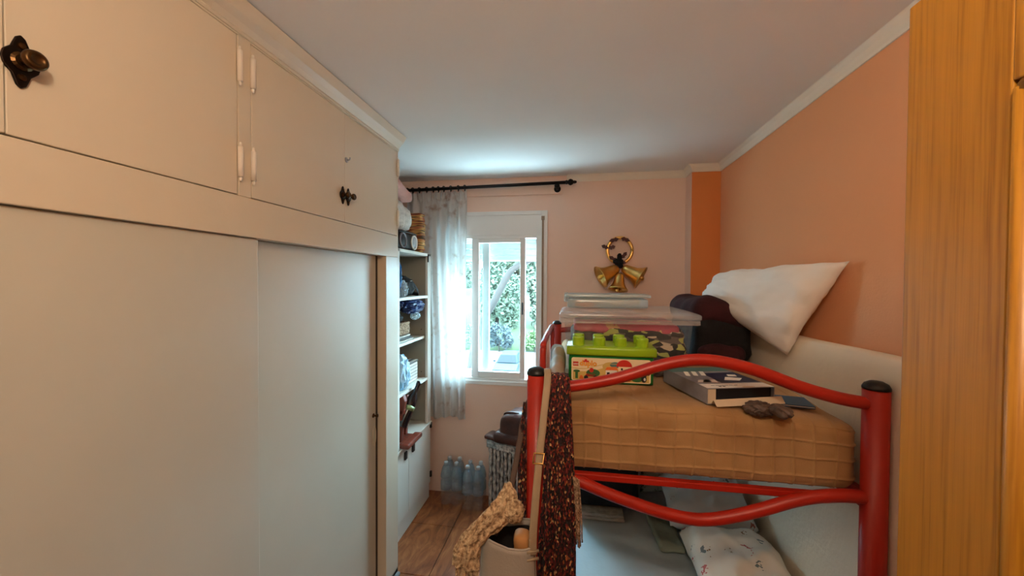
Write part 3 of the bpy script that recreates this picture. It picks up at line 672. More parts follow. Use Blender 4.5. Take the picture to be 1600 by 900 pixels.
tag(OB('folded_towel', soft_box((-1.42, 2.26, Z+.335), (-1.12, 2.56, Z+.41), .035, (10, 10, 6), lambda p, n: p+n*.012*nz(p, 14, 4)+Vector((0, 0, -.25*(p.y-2.545)))), 'pink', smooth=True), 'pink folded towel above the white wool blanket', 'towel')
tag(OB('striped_woven_bag', soft_box((-1.24, 2.668, Z), (-1.11, 2.765, Z+.30), .03, (8, 8, 20), lambda p, n: p+n*.006*math.sin(p.z*170)+n*.012*nz(p, 12, 8)), 'stripe', smooth=True), 'upright woven bag in red, green and tan stripes by the curtain', 'bag')
# shelf 2 (z 1.588)
Z = 1.589
tag(OB('plastic_bag', blob((-1.20, 2.36, Z+.13), (.07, .055, .135), 3, .3, flat=Z), 'midblue'), 'bright blue plastic bag on the shelf beside the black bag', 'plastic bag')
tag(OB('plastic_bag', blob((-1.14, 2.415, Z+.052), (.035, .035, .055), 8, .3, flat=Z), 'clearbag'), 'small clear plastic bag in front of the bright blue one', 'plastic bag')
t = thing('camera_bag', (-1.22, 2.56, Z), 'black camera bag with strap lying on the second shelf', 'bag')
OB('body', blob((-1.23, 2.54, Z+.065), (.10, .11, .075), 5, .25, flat=Z), 'darkbag', t, smooth=True)
OB('strap', tube(B(), [(-1.2, 2.47, Z+.11), (-1.14, 2.55, Z+.10), (-1.13, 2.63, Z+.05), (-1.15, 2.70, Z+.01), (-1.2, 2.64, Z+.03)], .004, 8, 5, rx=.012, upv=(0, 0, 1)), 'darkbag', t, smooth=True)
BX('buckle', (-1.138, -1.128, 2.53, 2.555, Z+.085, Z+.11), 'white', t)
# shelf 3 (z 1.278)
Z = 1.279
for k, (dz, lab) in enumerate(((0, 'lowest magazine of the pile on the third shelf'), (.014, 'middle magazine of the pile on the third shelf'), (.028, 'top magazine of the pile, under the straw box'))):
    tag(BX('magazine', (-1.42+.006*k, -1.142-.004*k, 2.24, 2.60-.015*k, Z+dz+.0005, Z+dz+.0125), 'paper' if k != 1 else 'black', None, .001), lab, 'magazine', 'magazines on the third shelf')
t = thing('straw_box', (-1.25, 2.46, Z+.042), 'brown woven straw box standing on the magazines', 'box')
OB('basket', soft_box((-1.40, 2.28, Z+.042), (-1.15, 2.57, Z+.125), .02, (14, 14, 6), lambda p, n: p+n*.004*math.sin(p.y*160)*math.sin(p.z*190)), 'woven', t, smooth=True)
OB('rim', tube(B(), [(-1.16, 2.29, Z+.123), (-1.16, 2.565, Z+.123), (-1.39, 2.565, Z+.123), (-1.39, 2.29, Z+.123), (-1.16, 2.29, Z+.123)], .008, 8), 'woven', t, smooth=True)
tag(OB('dark_cloth', blob((-1.26, 2.40, Z+.165), (.11, .10, .042), 12, .25, flat=Z+.132), 'darkbag', smooth=True), 'dark cloth crumpled on top of the straw box', 'cloth')
tag(OB('plastic_bag', blob((-1.17, 2.63, Z+.235), (.07, .115, .05), 15, .35), 'navybag'), 'crumpled navy blue plastic bag hanging under the second shelf', 'plastic bag')
tag(OB('plastic_bag', blob((-1.23, 2.42, Z+.258), (.08, .075, .035), 21, .35), 'navybag'), 'dark navy plastic bag behind the crumpled one on the third shelf', 'plastic bag')
tag(OB('plastic_bag', blob((-1.14, 2.63, Z+.165), (.025, .05, .025), 25, .4), 'clearbag'), 'clear loose plastic wrapping hanging below the navy bag', 'plastic bag')
# shelf 4 (z .962)
Z = .963
tag(OB('plastic_bag', blob((-1.155, 2.42, Z+.105), (.055, .075, .115), 31, .28, flat=Z), 'bluebag'), 'light blue and white plastic bag on the fourth shelf', 'plastic bag')
t = thing('patterned_tin', (-1.24, 2.62, Z), 'white square-patterned tin with a knobbed lid beside the light blue bag', 'tin')
BX('tin_body', (-1.34, -1.15, 2.52, 2.70, Z, Z+.135), 'gift', t, .006)
BX('tin_lid', (-1.345, -1.146, 2.516, 2.704, Z+.135, Z+.15), 'gift', t, .005)
OB('knob', lathe(B(), [(.012, 0), (.008, .008), (.016, .018), (.014, .028), (0, .033)], (-1.22, 2.6, Z+.15), 16), 'white', t, smooth=True)
# cupboard top (z .605): wooden bottle stand
Z = .606
t = thing('bottle_stand', (-1.15, 2.45, Z), 'red-brown wooden bottle stand holding a tilted dark bottle', 'bottle stand')
BX('base', (-1.24, -1.075, 2.31, 2.50, Z, Z+.03), 'mahog', t, .008)
BX('base_front', (-1.10, -1.04, 2.30, 2.53, Z+.001, Z+.032), 'mahog', t, .01)
bm = B(); prism(bm, [(-1.20, 2.335, Z+.03), (-1.11, 2.335, Z+.03), (-1.10, 2.335, Z+.2), (-1.085, 2.335, Z+.30), (-1.10, 2.335, Z+.345), (-1.15, 2.335, Z+.36), (-1.2, 2.335, Z+.34)], 0, (0, .045, 0)); OB('upright', bm, 'mahog', t, bev=.006)
bm = B(); prism(bm, [(-1.20, 2.47, Z+.0), (-1.14, 2.47, Z+.0), (-1.13, 2.47, Z+.2), (-1.13, 2.47, Z+.30), (-1.2, 2.47, Z+.30)], 0, (0, .035, 0)); OB('upright', bm, 'mahog', t, bev=.006)
BX('cradle', (-1.17, -1.09, 2.335, 2.50, Z+.21, Z+.25), 'mahog', t, .01)
q = Matrix.Rotation(math.radians(-30), 4, 'X') @ Matrix.Rotation(math.radians(12), 4, 'Y')
bt = OB('bottle', lathe(B(), [(0, -.16), (.036, -.16), (.038, -.15), (.038, .0), (.034, .03), (.016, .07), (.014, .12), (.017, .125), (.017, .15), (0, .152)], (-1.085, 2.43, Z+.265), 20, q), 'redfoil', t, smooth=True)
OB('neck_band', lathe(B(), [(.0395, -.05), (.0395, -.02)], (-1.085, 2.43, Z+.265), 20, q), 'foil', bt, smooth=True)

# ================================================================ CURTAIN AND ROD
t = thing('curtain_rod', (-.7, 2.85, 2.4), 'black iron curtain rod with ball finial above the window', 'curtain rod')
rod = lambda x: 2.43+.016*(x+.0)                           # sags a little to the left
OB('rod', tube(B(), [(-1.40, 2.85, rod(-1.40)), (-.035, 2.85, rod(-.035))], .0125, 12), 'iron', t, smooth=True)
OB('finial', lathe(B(), [(.013, -.03), (.016, -.02), (.016, -.016), (.010, -.012), (.022, 0), (.024, .01), (.018, .024), (.010, .03), (.012, .036), (.008, .052), (0, .054)], (-.04, 2.85, rod(-.04)), 16, Matrix.Rotation(PI/2, 4, 'Y')), 'iron', t, smooth=True)
for x in (-.13, -1.36):
    bm = B(); tube(bm, [(x, YB-.012, rod(x)-.03), (x, 2.86, rod(x)-.03)], .009, 10); lathe(bm, [(0, 0), (.026, 0), (.026, .006), (0, .008)], (x, YB-.012, rod(x)-.03), 16, Matrix.Rotation(PI/2, 4, 'X'))
    lathe(bm, [(0, -.018), (.017, -.01), (.021, 0), (.017, .012), (0, .018)], (x, 2.855, rod(x)-.022), 14); OB('bracket', bm, 'iron', t, smooth=True)
for k in range(10):
    x = -1.30+k*.051+.008*math.sin(k*5)
    OB('ring', tube(B(), [(x+.004*math.sin(a*2), 2.85+.019*math.cos(a), rod(x)-.004+.021*math.sin(a)) for a in [2*PI*i/16 for i in range(17)]], .004, 8), 'iron', t, smooth=True)
bm = B()
def cur(u, v):
    top = 2.405+.016*(-1.1); xw = -1.325+.50*u
    # gathers narrow towards the hem
    x = xw+(.0+.07*(1-u))*min(1, v*1.6)+.010*v*math.sin(9*u+2)
    y = 2.878+.020*math.sin(u*2*PI*6.5+.6*math.sin(4*v))*(.55+.45*v)+.006*math.sin(u*33+v*2)
    if v < .04: y = 2.872+.012*math.sin(u*2*PI*13)
    z = top+.008-v*(top-.612)+.008*math.cos(u*2*PI*10)*(1-v)**8+.012*v*math.sin(u*11)
    return Vector((x, y, z))
grid(bm, 160, 70, cur)
tag(OB('curtain', bm, 'curtain', smooth=True), 'sheer white curtain with faint floral print left of the window', 'curtain')

# ================================================================ WALL BELLS
t = thing('bell_ornament', (.33, YB, 1.63), 'gold bell ornament with ring and dark red bow on the peach wall', 'wall ornament')
rc = Vector((.33, 2.905, 1.93))
OB('ring', tube(B(), [rc+Vector((.088*math.cos(a), 0, .093*math.sin(a))) for a in [2*PI*i/40 for i in range(41)]], .0125, 10), 'gold', t, smooth=True)
bell = [(.0, .0), (.02, -.002), (.032, -.018), (.038, -.05), (.046, -.085), (.064, -.115), (.076, -.128), (.076, -.134), (.060, -.12), (.03, -.09), (0, -.08)]
for ang, cx, cz, s in ((62, .315, 1.80, 1.12), (-60, .345, 1.80, 1.12), (8, .325, 1.76, .92)):
    q = Matrix.Rotation(math.radians(ang), 4, 'Y') @ Matrix.Rotation(math.radians(-14), 4, 'X') @ Matrix.Scale(s, 4)
    b_ = OB('bell', lathe(B(), bell, (cx, 2.86 if ang != 8 else 2.835, cz), 28, q), 'gold', t, smooth=True)
    OB('clapper', lathe(B(), [(0, -.10), (.008, -.11), (.016, -.135), (.010, -.15), (0, -.154)], (cx, 2.86 if ang != 8 else 2.835, cz), 12, q), 'gold', b_, smooth=True)
def leafshape(c, a, ln, wd_, m, par, name='leaf'):
    bm = B(); c = Vector(c); u = Vector((math.cos(a), 0, math.sin(a))); v = Vector((-math.sin(a), 0, math.cos(a)))
    pts = [c, c+u*ln*.3+v*wd_, c+u*ln*.45+v*wd_*.6, c+u*ln*.7+v*wd_*.9, c+u*ln, c+u*ln*.7-v*wd_*.9, c+u*ln*.45-v*wd_*.6, c+u*ln*.3-v*wd_]
    prism(bm, pts, 0, (0, -.006, 0)); OB(name, bm, m, par)
for c, a, l in (((.322, 2.892, 2.015), 3.4, .075), ((.335, 2.892, 2.02), -.35, .07), ((.248, 2.892, 1.945), 2.75, .055), ((.25, 2.892, 1.945), .3, .05), ((.34, 2.885, 1.87), .9, .06), ((.31, 2.885, 1.85), 2.6, .07), ((.335, 2.885, 1.85), -.4, .04)):
    leafshape(c, a, l, .016, 'wine', t)
bm = B(); 
for c, s in (((.318, 2.875, 1.845), (.035, .015, .022)), ((.325, 2.87, 1.875), (.016, .014, .028)), ((.322, 2.868, 1.815), (.028, .012, .02))):
    b2 = blob(c, s, 4, .3, sub=2); me_ = bpy.data.meshes.new('tmp'); b2.to_mesh(me_); b2.free(); bm.from_mesh(me_); bpy.data.meshes.remove(me_)
OB('bow', bm, 'darkbag', t, smooth=True)

# ================================================================ BUNK BED
bed = thing('bunk_bed', (.367, 1.98, 0), 'red tubular metal bunk bed with curved end rails', 'bunk bed')
PXL, PXR, PY1, PY2 = -.117, .851, 1.233, 2.735
for x in (PXL, PXR):
    for y in (PY1, PY2):
        p = OB('post', tube(B(), [(x, y, .0), (x, y, 1.398)], .031, 20), 'red', bed, smooth=False)
        for f in p.data.polygons: f.use_smooth = len(f.vertices) == 4
        OB('cap', lathe(B(), [(.032, 0), (.032, .006), (.027, .016), (.015, .023), (0, .025)], (x, y, 1.397), 20), 'black', p, smooth=True)
up_w = [(PXL, 1.352), (-.011, 1.362), (.128, 1.393), (.281, 1.446), (.391, 1.463), (.517, 1.443), (.655, 1.394), (.76, 1.366), (PXR, 1.353)]
lo_w = [(PXL, 1.075), (0, 1.063), (.132, 1.021), (.286, .982), (.398, .974), (.523, 1.008), (.661, 1.063), (.76, 1.083), (PXR, 1.085)]
for y in (PY1, PY2):
    for W in (up_w, lo_w, [(x, z-.76) for x, z in up_w], [(x, z-.70) for x, z in lo_w]):
        OB('end_rail', tube(B(), [(x, y, z) for x, z in W], .0185, 14, 8), 'red', bed, smooth=True)
for z in (1.062, .27):
    for x in (PXL, PXR): BX('side_rail', (x-.012, x+.012, PY1, PY2, z-.025, z+.025), 'red', bed, .004)
    for k, y in enumerate((PY1+.035, 1.75, 2.2, PY2-.035)): BX('cross_bar', (PXL, PXR, y-.012, y+.012, z-.010, z+.010), 'red', bed, .003)
OB('guard_rail', tube(B(), [(PXL, 1.47, 1.06), (PXL, 1.475, 1.40), (PXL, 1.49, 1.435), (PXL, 1.55, 1.456), (PXL, 2.06, 1.456), (PXL, 2.12, 1.435), (PXL, 2.135, 1.40), (PXL, 2.14, 1.06)], .0125, 10, 6), 'red', bed, smooth=True)
# upper mattress under its tan bedspread, with the raised cord grid as real relief
mt = thing('mattress', (.367, 1.98, 1.078), 'upper bunk mattress under a tan bedspread with a raised square grid', 'mattress')
SQ = .0565
def cord(t, o=0):
    d = abs(((t+o)/SQ) % 1-.5)*SQ                          # distance from the middle of the cell
    e = SQ/2-d; return math.exp(-(e/.0026)**2)
def spread(p, n):
    wob = .006*nz(p, 9, 1)
    a = (cord(p.x+wob, .02) if abs(n.x) < .8 else 0)
    b = (cord(p.z+.006*nz(p, 12, 6), .012) if abs(n.z) < .6 else cord(p.y+wob, .03)*.5)
    h_ = .0046*max(a*(1 if abs(n.z) < .8 else .45), b)
    if n.z > .7:                                           # long soft creases on top
        h_ += .006*math.exp(-(((p.x-.10)-.55*(1.5-p.y))/.012)**2)
    q = p+n*(h_+.004*nz(p, 5, 3))
    if n.z > -.2: q.z -= (.030*max(0, (p.x-.35)/.5)**2+.012*max(0, (-.0-p.x)/.1)**2)*max(0, (p.z-1.15)/.15)*max(0, 1-(p.y-1.25)/.35)
    q.z += .010*min(0, nz(p, 2.5, 9))*(1 if p.z > 1.25 else 0)
    return q
OB('bedspread', soft_box((-.078, 1.262, 1.078), (.836, 2.70, 1.302), .04, (300, 110, 84), spread), 'spread', mt, smooth=True)
# lower mattress
mt2 = thing('mattress', (.367, 1.98, .285), 'lower bunk mattress covered by a blue-grey sheet', 'mattress')
OB('sheet', soft_box((-.09, 1.275, .29), (.80, 2.69, .42), .04, (40, 60, 8), lambda p, n: p+Vector((0, 0, (.010*min(0, nz(p, 4, 2))+.006*math.exp(-((p.x-.30-.35*(2.1-p.y))/.05)**2)) if n.z > .5 else 0))), 'sheet', mt2, smooth=True)
# white mattress standing on edge against the right wall
tag(OB('standing_mattress', soft_box((.886, .98, .003), (.966, 2.76, 1.475), .034, (6, 40, 40), lambda p, n: p+Vector((min(0, .006*nz(p, 3, 5)) if n.x < 0 else 0, 0, (.02*nz((0, p.y, 0), 2.2, 3)+.03*(1.8-p.y)*.9) if p.z > 1.2 else 0))), 'mattw', smooth=True), 'white mattress standing on its edge against the orange wall', 'mattress')

# ---------------------------------------------------------------- things on the upper bunk
TZ = 1.306
# toy brick box
G = rotz(math.radians(-1.5), (.14, 1.50, 0))
t = thing('toy_brick_box', (.14, 1.59, TZ), 'green toy brick box with studded lime lid and picture label', 'toy box')
OB('box_body', soft_box((-.160, 0, TZ), (.160, .175, 1.416), .008, (4, 4, 4), mtx=G), 'green', t, smooth=True)
lid = OB('lid', soft_box((-.167, -.007, 1.413), (.170, .182, 1.447), .005, (4, 4, 4), mtx=G), 'lime', t, smooth=True)
for i in range(4):
    for j in range(2):
        c = G @ Vector((-.122+.0815*i, .047+.082*j, 1.446))
        OB('stud', lathe(B(), [(.0235, 0), (.0235, .029), (.0215, .033), (.015, .0335), (.014, .028), (0, .028)], c, 24), 'lime', lid, smooth=False)
def rr_pts(x0, x1, z0, z1, r, n=5):
    out = []
    for cx, cz, a0 in ((x1-r, z1-r, 0), (x0+r, z1-r, PI/2), (x0+r, z0+r, PI), (x1-r, z0+r, 1.5*PI)):
        for k in range(n+1): a = a0+PI/2*k/n; out.append((cx+r*math.cos(a), cz+r*math.sin(a)))
    return out
LZ0, LZ1 = TZ+.008, 1.404
def flat(name, pts, m, lay, par):
    bm = B(); prism(bm, [G @ Vector((x, -.0006-.0006*lay, z)) for x, z in pts], 0, G.to_3x3() @ Vector((0, -.0006, 0))); return OB(name, bm, m, par)
lab = flat('label', rr_pts(-.147, .148, LZ0, LZ1, .008), 'cream', 0, t)
def disc(cx, cz, rx, rz, n=20, a0=0, a1=2*PI): return [(cx+rx*math.cos(a0+(a1-a0)*k/n), cz+rz*math.sin(a0+(a1-a0)*k/n)) for k in range(n if a1-a0 > 6 else n+1)]
zc = lambda v: LZ0+v*(LZ1-LZ0); xc = lambda u: -.147+u*.295
flat('print', [(xc(.02), zc(.04)), (xc(.98), zc(.04)), (xc(.98), zc(.45)), (xc(.8), zc(.55)), (xc(.55), zc(.5)), (xc(.42), zc(.6)), (xc(.25), zc(.42)), (xc(.02), zc(.4))], 'psand', 1, lab)
flat('print', disc(xc(.50), zc(.66), .030, .017), 'psand', 1, lab)
flat('print', disc(xc(.56), zc(.74), .020, .011), 'pteal', 2, lab)
flat('print', [(xc(.02), zc(.64)), (xc(.09), zc(.64)), (xc(.09), zc(.82)), (xc(.02), zc(.82))], 'pred', 2, lab)
flat('print', [(xc(.145), zc(.82)), (xc(.225), zc(.82)), (xc(.225), zc(.88)), (xc(.20), zc(.88)), (xc(.20), zc(.94)), (xc(.17), zc(.94)), (xc(.17), zc(.88)), (xc(.145), zc(.88))], 'pred', 2, lab)
flat('print', [(xc(.43), zc(.5)), (xc(.60), zc(.52)), (xc(.575), zc(.66)), (xc(.455), zc(.64))], 'porange', 3, lab)
flat('print', [(xc(.44), zc(.24)), (xc(.58), zc(.24)), (xc(.58), zc(.51)), (xc(.44), zc(.51))], 'white', 3, lab)
flat('print', [(xc(.455), zc(.3)), (xc(.49), zc(.3)), (xc(.49), zc(.42)), (xc(.455), zc(.42))], 'pdark', 4, lab)
flat('print', [(xc(.60), zc(.12)), (xc(.745), zc(.12)), (xc(.745), zc(.7)), (xc(.60), zc(.7))], 'cream', 3, lab)
flat('print', disc(xc(.672), zc(.68), .029, .026, 16, 0, PI), 'pred', 4, lab)
flat('print', [(xc(.63), zc(.53)), (xc(.655), zc(.53)), (xc(.655), zc(.62)), (xc(.63), zc(.62))], 'pdark', 4, lab)
flat('print', [(xc(.62), zc(.06)), (xc(.75), zc(.06)), (xc(.74), zc(.3)), (xc(.64), zc(.34))], 'porange', 5, lab)
flat('print', disc(xc(.28), zc(.36), .026, .015), 'pgreen', 3, lab); flat('print', disc(xc(.26), zc(.48), .008, .009), 'pred', 4, lab)
flat('print', disc(xc(.19), zc(.16), .008, .008), 'pdark', 4, lab); flat('print', disc(xc(.31), zc(.16), .008, .008), 'pdark', 4, lab)
flat('print', [(xc(.17), zc(.2)), (xc(.33), zc(.2)), (xc(.3), zc(.34)), (xc(.2), zc(.34))], 'pred', 3, lab)
flat('print', [(xc(.05), zc(.1)), (xc(.085), zc(.1)), (xc(.085), zc(.42)), (xc(.05), zc(.42))], 'pgreen', 3, lab); flat('print', disc(xc(.068), zc(.42), .013, .005), 'pgreen', 4, lab)
flat('print', [(xc(.10), zc(.08)), (xc(.165), zc(.08)), (xc(.14), zc(.24)), (xc(.115), zc(.24))], 'porange', 3, lab)
flat('print', disc(xc(.83), zc(.2), .022, .013), 'pgreen', 3, lab); flat('print', disc(xc(.90), zc(.36), .014, .014), 'pdark', 3, lab); flat('print', disc(xc(.915), zc(.2), .010, .013), 'pdark', 4, lab); flat('print', disc(xc(.925), zc(.19), .004, .006), 'white', 5, lab)
flat('print', disc(xc(.96), zc(.42), .010, .006), 'pdark', 3, lab)
band = [G @ Vector((xc(u), -.0022, zc(v))) for u, v in ((.0, .57), (.1, .53), (.22, .57), (.34, .68), (.45, .76), (.58, .78))]
OB('print', tube(B(), band, .0012, 6, 5), 'psand', lab)
def text(body, x, z, size, m, lay, par, bold=.0):
    cu = bpy.data.curves.new('lettering', 'FONT'); cu.body = body; cu.size = size; cu.extrude = .0003; cu.offset = bold; cu.resolution_u = 3
    tmp = bpy.data.objects.new('tmp', cu); COL.objects.link(tmp); dg = bpy.context.evaluated_depsgraph_get(); me = bpy.data.meshes.new_from_object(tmp.evaluated_get(dg))
    bpy.data.objects.remove(tmp); bm = B(); bm.from_mesh(me); bpy.data.meshes.remove(me)
    R_ = G @ Matrix.Translation((x, -.0009-.0006*lay, z)) @ Matrix.Rotation(PI/2, 4, 'X')
    for v in bm.verts: v.co = R_ @ v.co
    return OB('lettering', bm, m, par)
text('LEGO', xc(.0245), zc(.695), .0078, 'white', 3, lab, .0003)
text('duplo', xc(.107), zc(.665), .0285, 'pred', 3, lab, .0011)
text('duplo', xc(.107), zc(.665), .0285, 'pyel', 4, lab, .0005)

# clear storage box full of clothes
t = thing('storage_box', (.24, 1.94, TZ), 'large clear plastic storage box full of patterned clothes', 'storage box')
def tub(x0, x1, y0, y1, z0, z1, tp):
    bm = B(); lo = rr_pts(x0+tp, x1-tp, y0+tp, y1-tp, .03); hi = rr_pts(x0, x1, y0, y1, .035)
    A = [bm.verts.new((a, b, z0)) for a, b in lo]; C = [bm.verts.new((a, b, z1)) for a, b in hi]; n = len(A); bm.faces.new(A[::-1])
    for i in range(n): bm.faces.new((A[i], A[(i+1) % n], C[(i+1) % n], C[i]))
    return bm
OB('tub', tub(-.045, .522, 1.755, 2.13, TZ+.001, 1.535, .022), 'clear_box', t, smooth=False)
OB('lid', soft_box((-.066, 1.735, 1.528), (.546, 2.15, 1.562), .016, (12, 8, 4), lambda p, n: p+Vector((0, 0, .010 if (n.z > .7 and -.02 < p.x < .5 and 1.78 < p.y < 2.1) else 0))), 'clear_lid', t, smooth=True)
OB('lid_lip', tub(-.064, .544, 1.737, 2.148, 1.512, 1.532, .0), 'clear_lid', t)
def heap(name, lo, hi, m, seed, amp, par=t):
    OB(name, soft_box(lo, hi, .03, (30, 16, 12), lambda p, n: p+n*amp*(nz(p, 13, seed)+.6*nz(p, 30, seed+3))), m, par, smooth=True)
heap('patterned_clothes', (.13, 1.782, TZ+.012), (.494, 2.10, 1.482), 'clothes', 3, .016); heap('grey_clothes', (-.01, 1.79, TZ+.012), (.15, 2.09, 1.48), 'greycl', 6, .018)
heap('pink_clothes', (.0, 1.79, 1.477), (.47, 2.09, 1.512), 'pinkcl', 9, .010)
# flat bluish box on top
t = thing('flat_plastic_box', (.145, 1.93, 1.574), 'flat bluish clear plastic box lying on the large storage box', 'storage box')
OB('tray', soft_box((-.03, 1.80, 1.574), (.335, 2.02, 1.622), .012, (8, 6, 4)), 'blue_clear', t, smooth=True)
OB('lid', soft_box((-.04, 1.79, 1.622), (.345, 2.03, 1.642), .009, (8, 6, 4)), 'blue_clear', t, smooth=True)
BX('clip', (-.046, -.03, 1.86, 1.96, 1.60, 1.645), 'blue_clear', t, .004)
OB('contents', soft_box((0, 1.83, 1.577), (.1, 1.99, 1.60), .01, (4, 4, 3)), 'porange', t, smooth=True)

# maroon clothes pile, dark bag, pillow
t = thing('dark_clothes_pile', (.70, 2.12, TZ), 'pile of dark maroon clothes between the storage box and the pillow', 'clothes')
OB('knitwear', soft_box((.575, 1.96, TZ), (.855, 2.42, 1.54), .06, (24, 24, 16), lambda p, n: p+n*.022*nz(p, 7, 4)*(1 if n.z > -.3 else 0)), 'darkbag', t, smooth=True)
OB('pullover', soft_box((.56, 1.955, 1.50), (.83, 2.42, 1.63), .05, (24, 24, 10), lambda p, n: p+n*.018*nz(p, 9, 8)+Vector((0, 0, -.22*(abs(p.x-.66))))), 'maroon', t, smooth=True)
OB('folded_sleeve', soft_box((.60, 1.925, TZ), (.80, 2.02, 1.40), .04, (14, 8, 8), lambda p, n: p+n*.012*nz(p, 12, 2)*(1 if n.z > -.3 else 0)), 'maroon', t, smooth=True)
tag(OB('pillow', pillow([(.68, 2.22, 1.60), (.855, 1.70, 1.405), (.945, 1.50, 1.775), (.77, 2.25, 1.735)], .075, 3, 36, .016, .06), 'pillow', smooth=True), 'white pillow leaning on the dark clothes and the orange wall', 'pillow')
# grey clothes scrap behind the toy box
tag(OB('dark_sock', blob((.35, 1.70, TZ+.03), (.042, .06, .035), 17, .3, flat=TZ-.002), 'greycl', smooth=True), 'small dark crumpled sock between the toy box and the printed carton', 'sock')
# printed carton with open end flap
K = rotz(math.radians(15), (.425, 1.302, 0)); cz0, cz1 = TZ+.001, TZ+.052
t = thing('printed_carton', (.53, 1.45, TZ), 'flat printed device carton with its end flap open', 'carton')
bm = B()
box(bm, 0, .232, 0, .285, cz1-.0015, cz1, K); box(bm, 0, .232, 0, .285, cz0, cz0+.0015, K); box(bm, 0, .0015, 0, .285, cz0, cz1, K); box(bm, .2305, .232, 0, .285, cz0, cz1, K); box(bm, 0, .232, .2835, .285, cz0, cz1, K)
OB('carton_body', bm, 'greycard', t)
bm = B(); box(bm, .003, .229, .012, .28, cz0+.002, cz1-.003, K); OB('inner_tray', bm, 'pdark', t)
bm = B(); box(bm, .003, .03, .002, .012, cz0+.002, cz1-.003, K); OB('side_flap', bm, 'kraft', t)
tp = OB('top_print', box(B(), .001, .231, .001, .284, cz1, cz1+.0008, K), 'greycard', t)
def onbox(pts, m, lay, name='print'):
    bm = B(); prism(bm, [K @ Vector((x, y, cz1+.0008+.0005*lay)) for x, y in pts], 0, (0, 0, .0005)); OB(name, bm, m, tp)
onbox([(.001, .001), (.231, .001), (.231, .05), (.001, .05)], 'white', 0)
onbox([(.001, .05), (.231, .05), (.231, .22), (.001, .22)], 'greycard', 0); onbox([(.09, .06), (.231, .06), (.231, .20), (.10, .19)], 'navy', 1)
onbox([(.001, .22), (.231, .22), (.231, .284), (.001, .284)], 'pteal', 0)
onbox([(.12, .09), (.17, .08), (.20, .11), (.15, .13)], 'white', 2); onbox([(.17, .14), (.2, .135), (.21, .16), (.18, .165)], 'white', 2)
for k in range(3): onbox([(.02+.03*k, .16), (.035+.03*k, .155), (.06+.03*k, .215), (.045+.03*k, .22)], 'white', 2)
for k in range(2): onbox([(.01+.02*k, .07), (.06+.02*k, .065), (.07+.02*k, .10), (.03+.02*k, .10)], 'white', 1)
for k in range(6): onbox([(.03+.016*k, .026), (.042+.016*k, .026), (.042+.016*k, .03), (.03+.016*k, .03)], 'greycard', 1)
onbox(disc(.055, .017, .005, .004), 'pdark', 1); onbox(disc(.068, .017, .005, .004), 'pdark', 1)
onbox(disc(.145, .004, .022, .008, 12, 0, PI), 'kraft', 1)
bm = B(); fl_ = [(.012, -.002, cz0+.002), (.228, -.002, cz0+.002), (.238, -.022, cz0+.026), (.006, -.022, cz0+.020)]
prism(bm, [K @ Vector(p) for p in fl_], 0, (0, 0, .0018)); OB('end_flap', bm, 'kraft', t)
bm = B(); prism(bm, [K @ Vector(p) for p in [(.006, -.022, cz0+.020), (.238, -.022, cz0+.026), (.242, -.032, cz0+.007), (.012, -.030, cz0+.002)]], 0, K.to_3x3() @ Vector((0, -.0015, 0))); OB('tuck_flap', bm, 'kraft', t)
Q = rotz(math.radians(-12), (.70, 1.415, 0)); 
t = thing('blue_folder', (.70, 1.42, TZ-.008), 'thin blue folder sticking out beside the printed carton', 'folder')
BX('cover', (-.075, .075, -.055, .055, TZ-.004, TZ-.0015), 'bluefold', t, .0006, mtx=Q); BX('inside_sheets', (-.073, .073, -.053, .054, TZ-.0075, TZ-.0042), 'white', t, .0004, mtx=Q); BX('back_cover', (-.075, .075, -.055, .055, TZ-.010, TZ-.0077), 'bluefold', t, .0006, mtx=Q)
t = thing('leather_glove', (.60, 1.285, TZ), 'brown-grey leather glove crumpled before the open carton', 'glove')
OB('palm', blob((.562, 1.272, TZ+.006), (.036, .030, .018), 41, .45, sub=4), 'glove', t, smooth=True)
for k in range(4):
    a = -.85+.55*k; c = Vector((.585, 1.262, TZ+.006)); d = Vector((math.cos(a-.4), math.sin(a-.4), 0))
    OB('finger', tube(B(), [c, c+d*.025+Vector((0, 0, .006)), c+d*.05+Vector((0, 0, .002)), c+d*.062+Vector((0, 0, -.004))], [.010, .0125, .012, .006], 10, 5), 'glove', t, smooth=True)
tag(OB('cord_loop', tube(B(), [(.40+.020*math.cos(a), 1.50+.016*math.sin(a), TZ+.004) for a in [2*PI*k/20 for k in range(21)]], .0022, 8), 'white', smooth=True), 'small white cord loop lying beside the printed carton', 'cord')
# folded grey blanket along the left edge
t = thing('folded_blanket', (-.045, 1.6, TZ), 'folded grey-beige blanket on the left edge of the upper bunk', 'blanket')
def bl(p, n):
    k = (p.y-1.27)/.7; q = p+n*(.005*nz(p, 14, 6)+.003*math.sin(p.y*46)); q.z = max(TZ, TZ+(q.z-TZ)*(1+.75*max(0, k))); q.x += -.008*max(0, k); return q
OB('blanket_fold', soft_box((-.085, 1.272, TZ-.004), (-.030, 1.72, TZ+.07), .026, (10, 36, 10), bl), 'strapb', t, smooth=True)
OB('blanket_end', soft_box((-.098, 1.70, TZ-.004), (-.03, 1.752, TZ+.075), .024, (10, 10, 10), bl), 'liner', t, smooth=True)

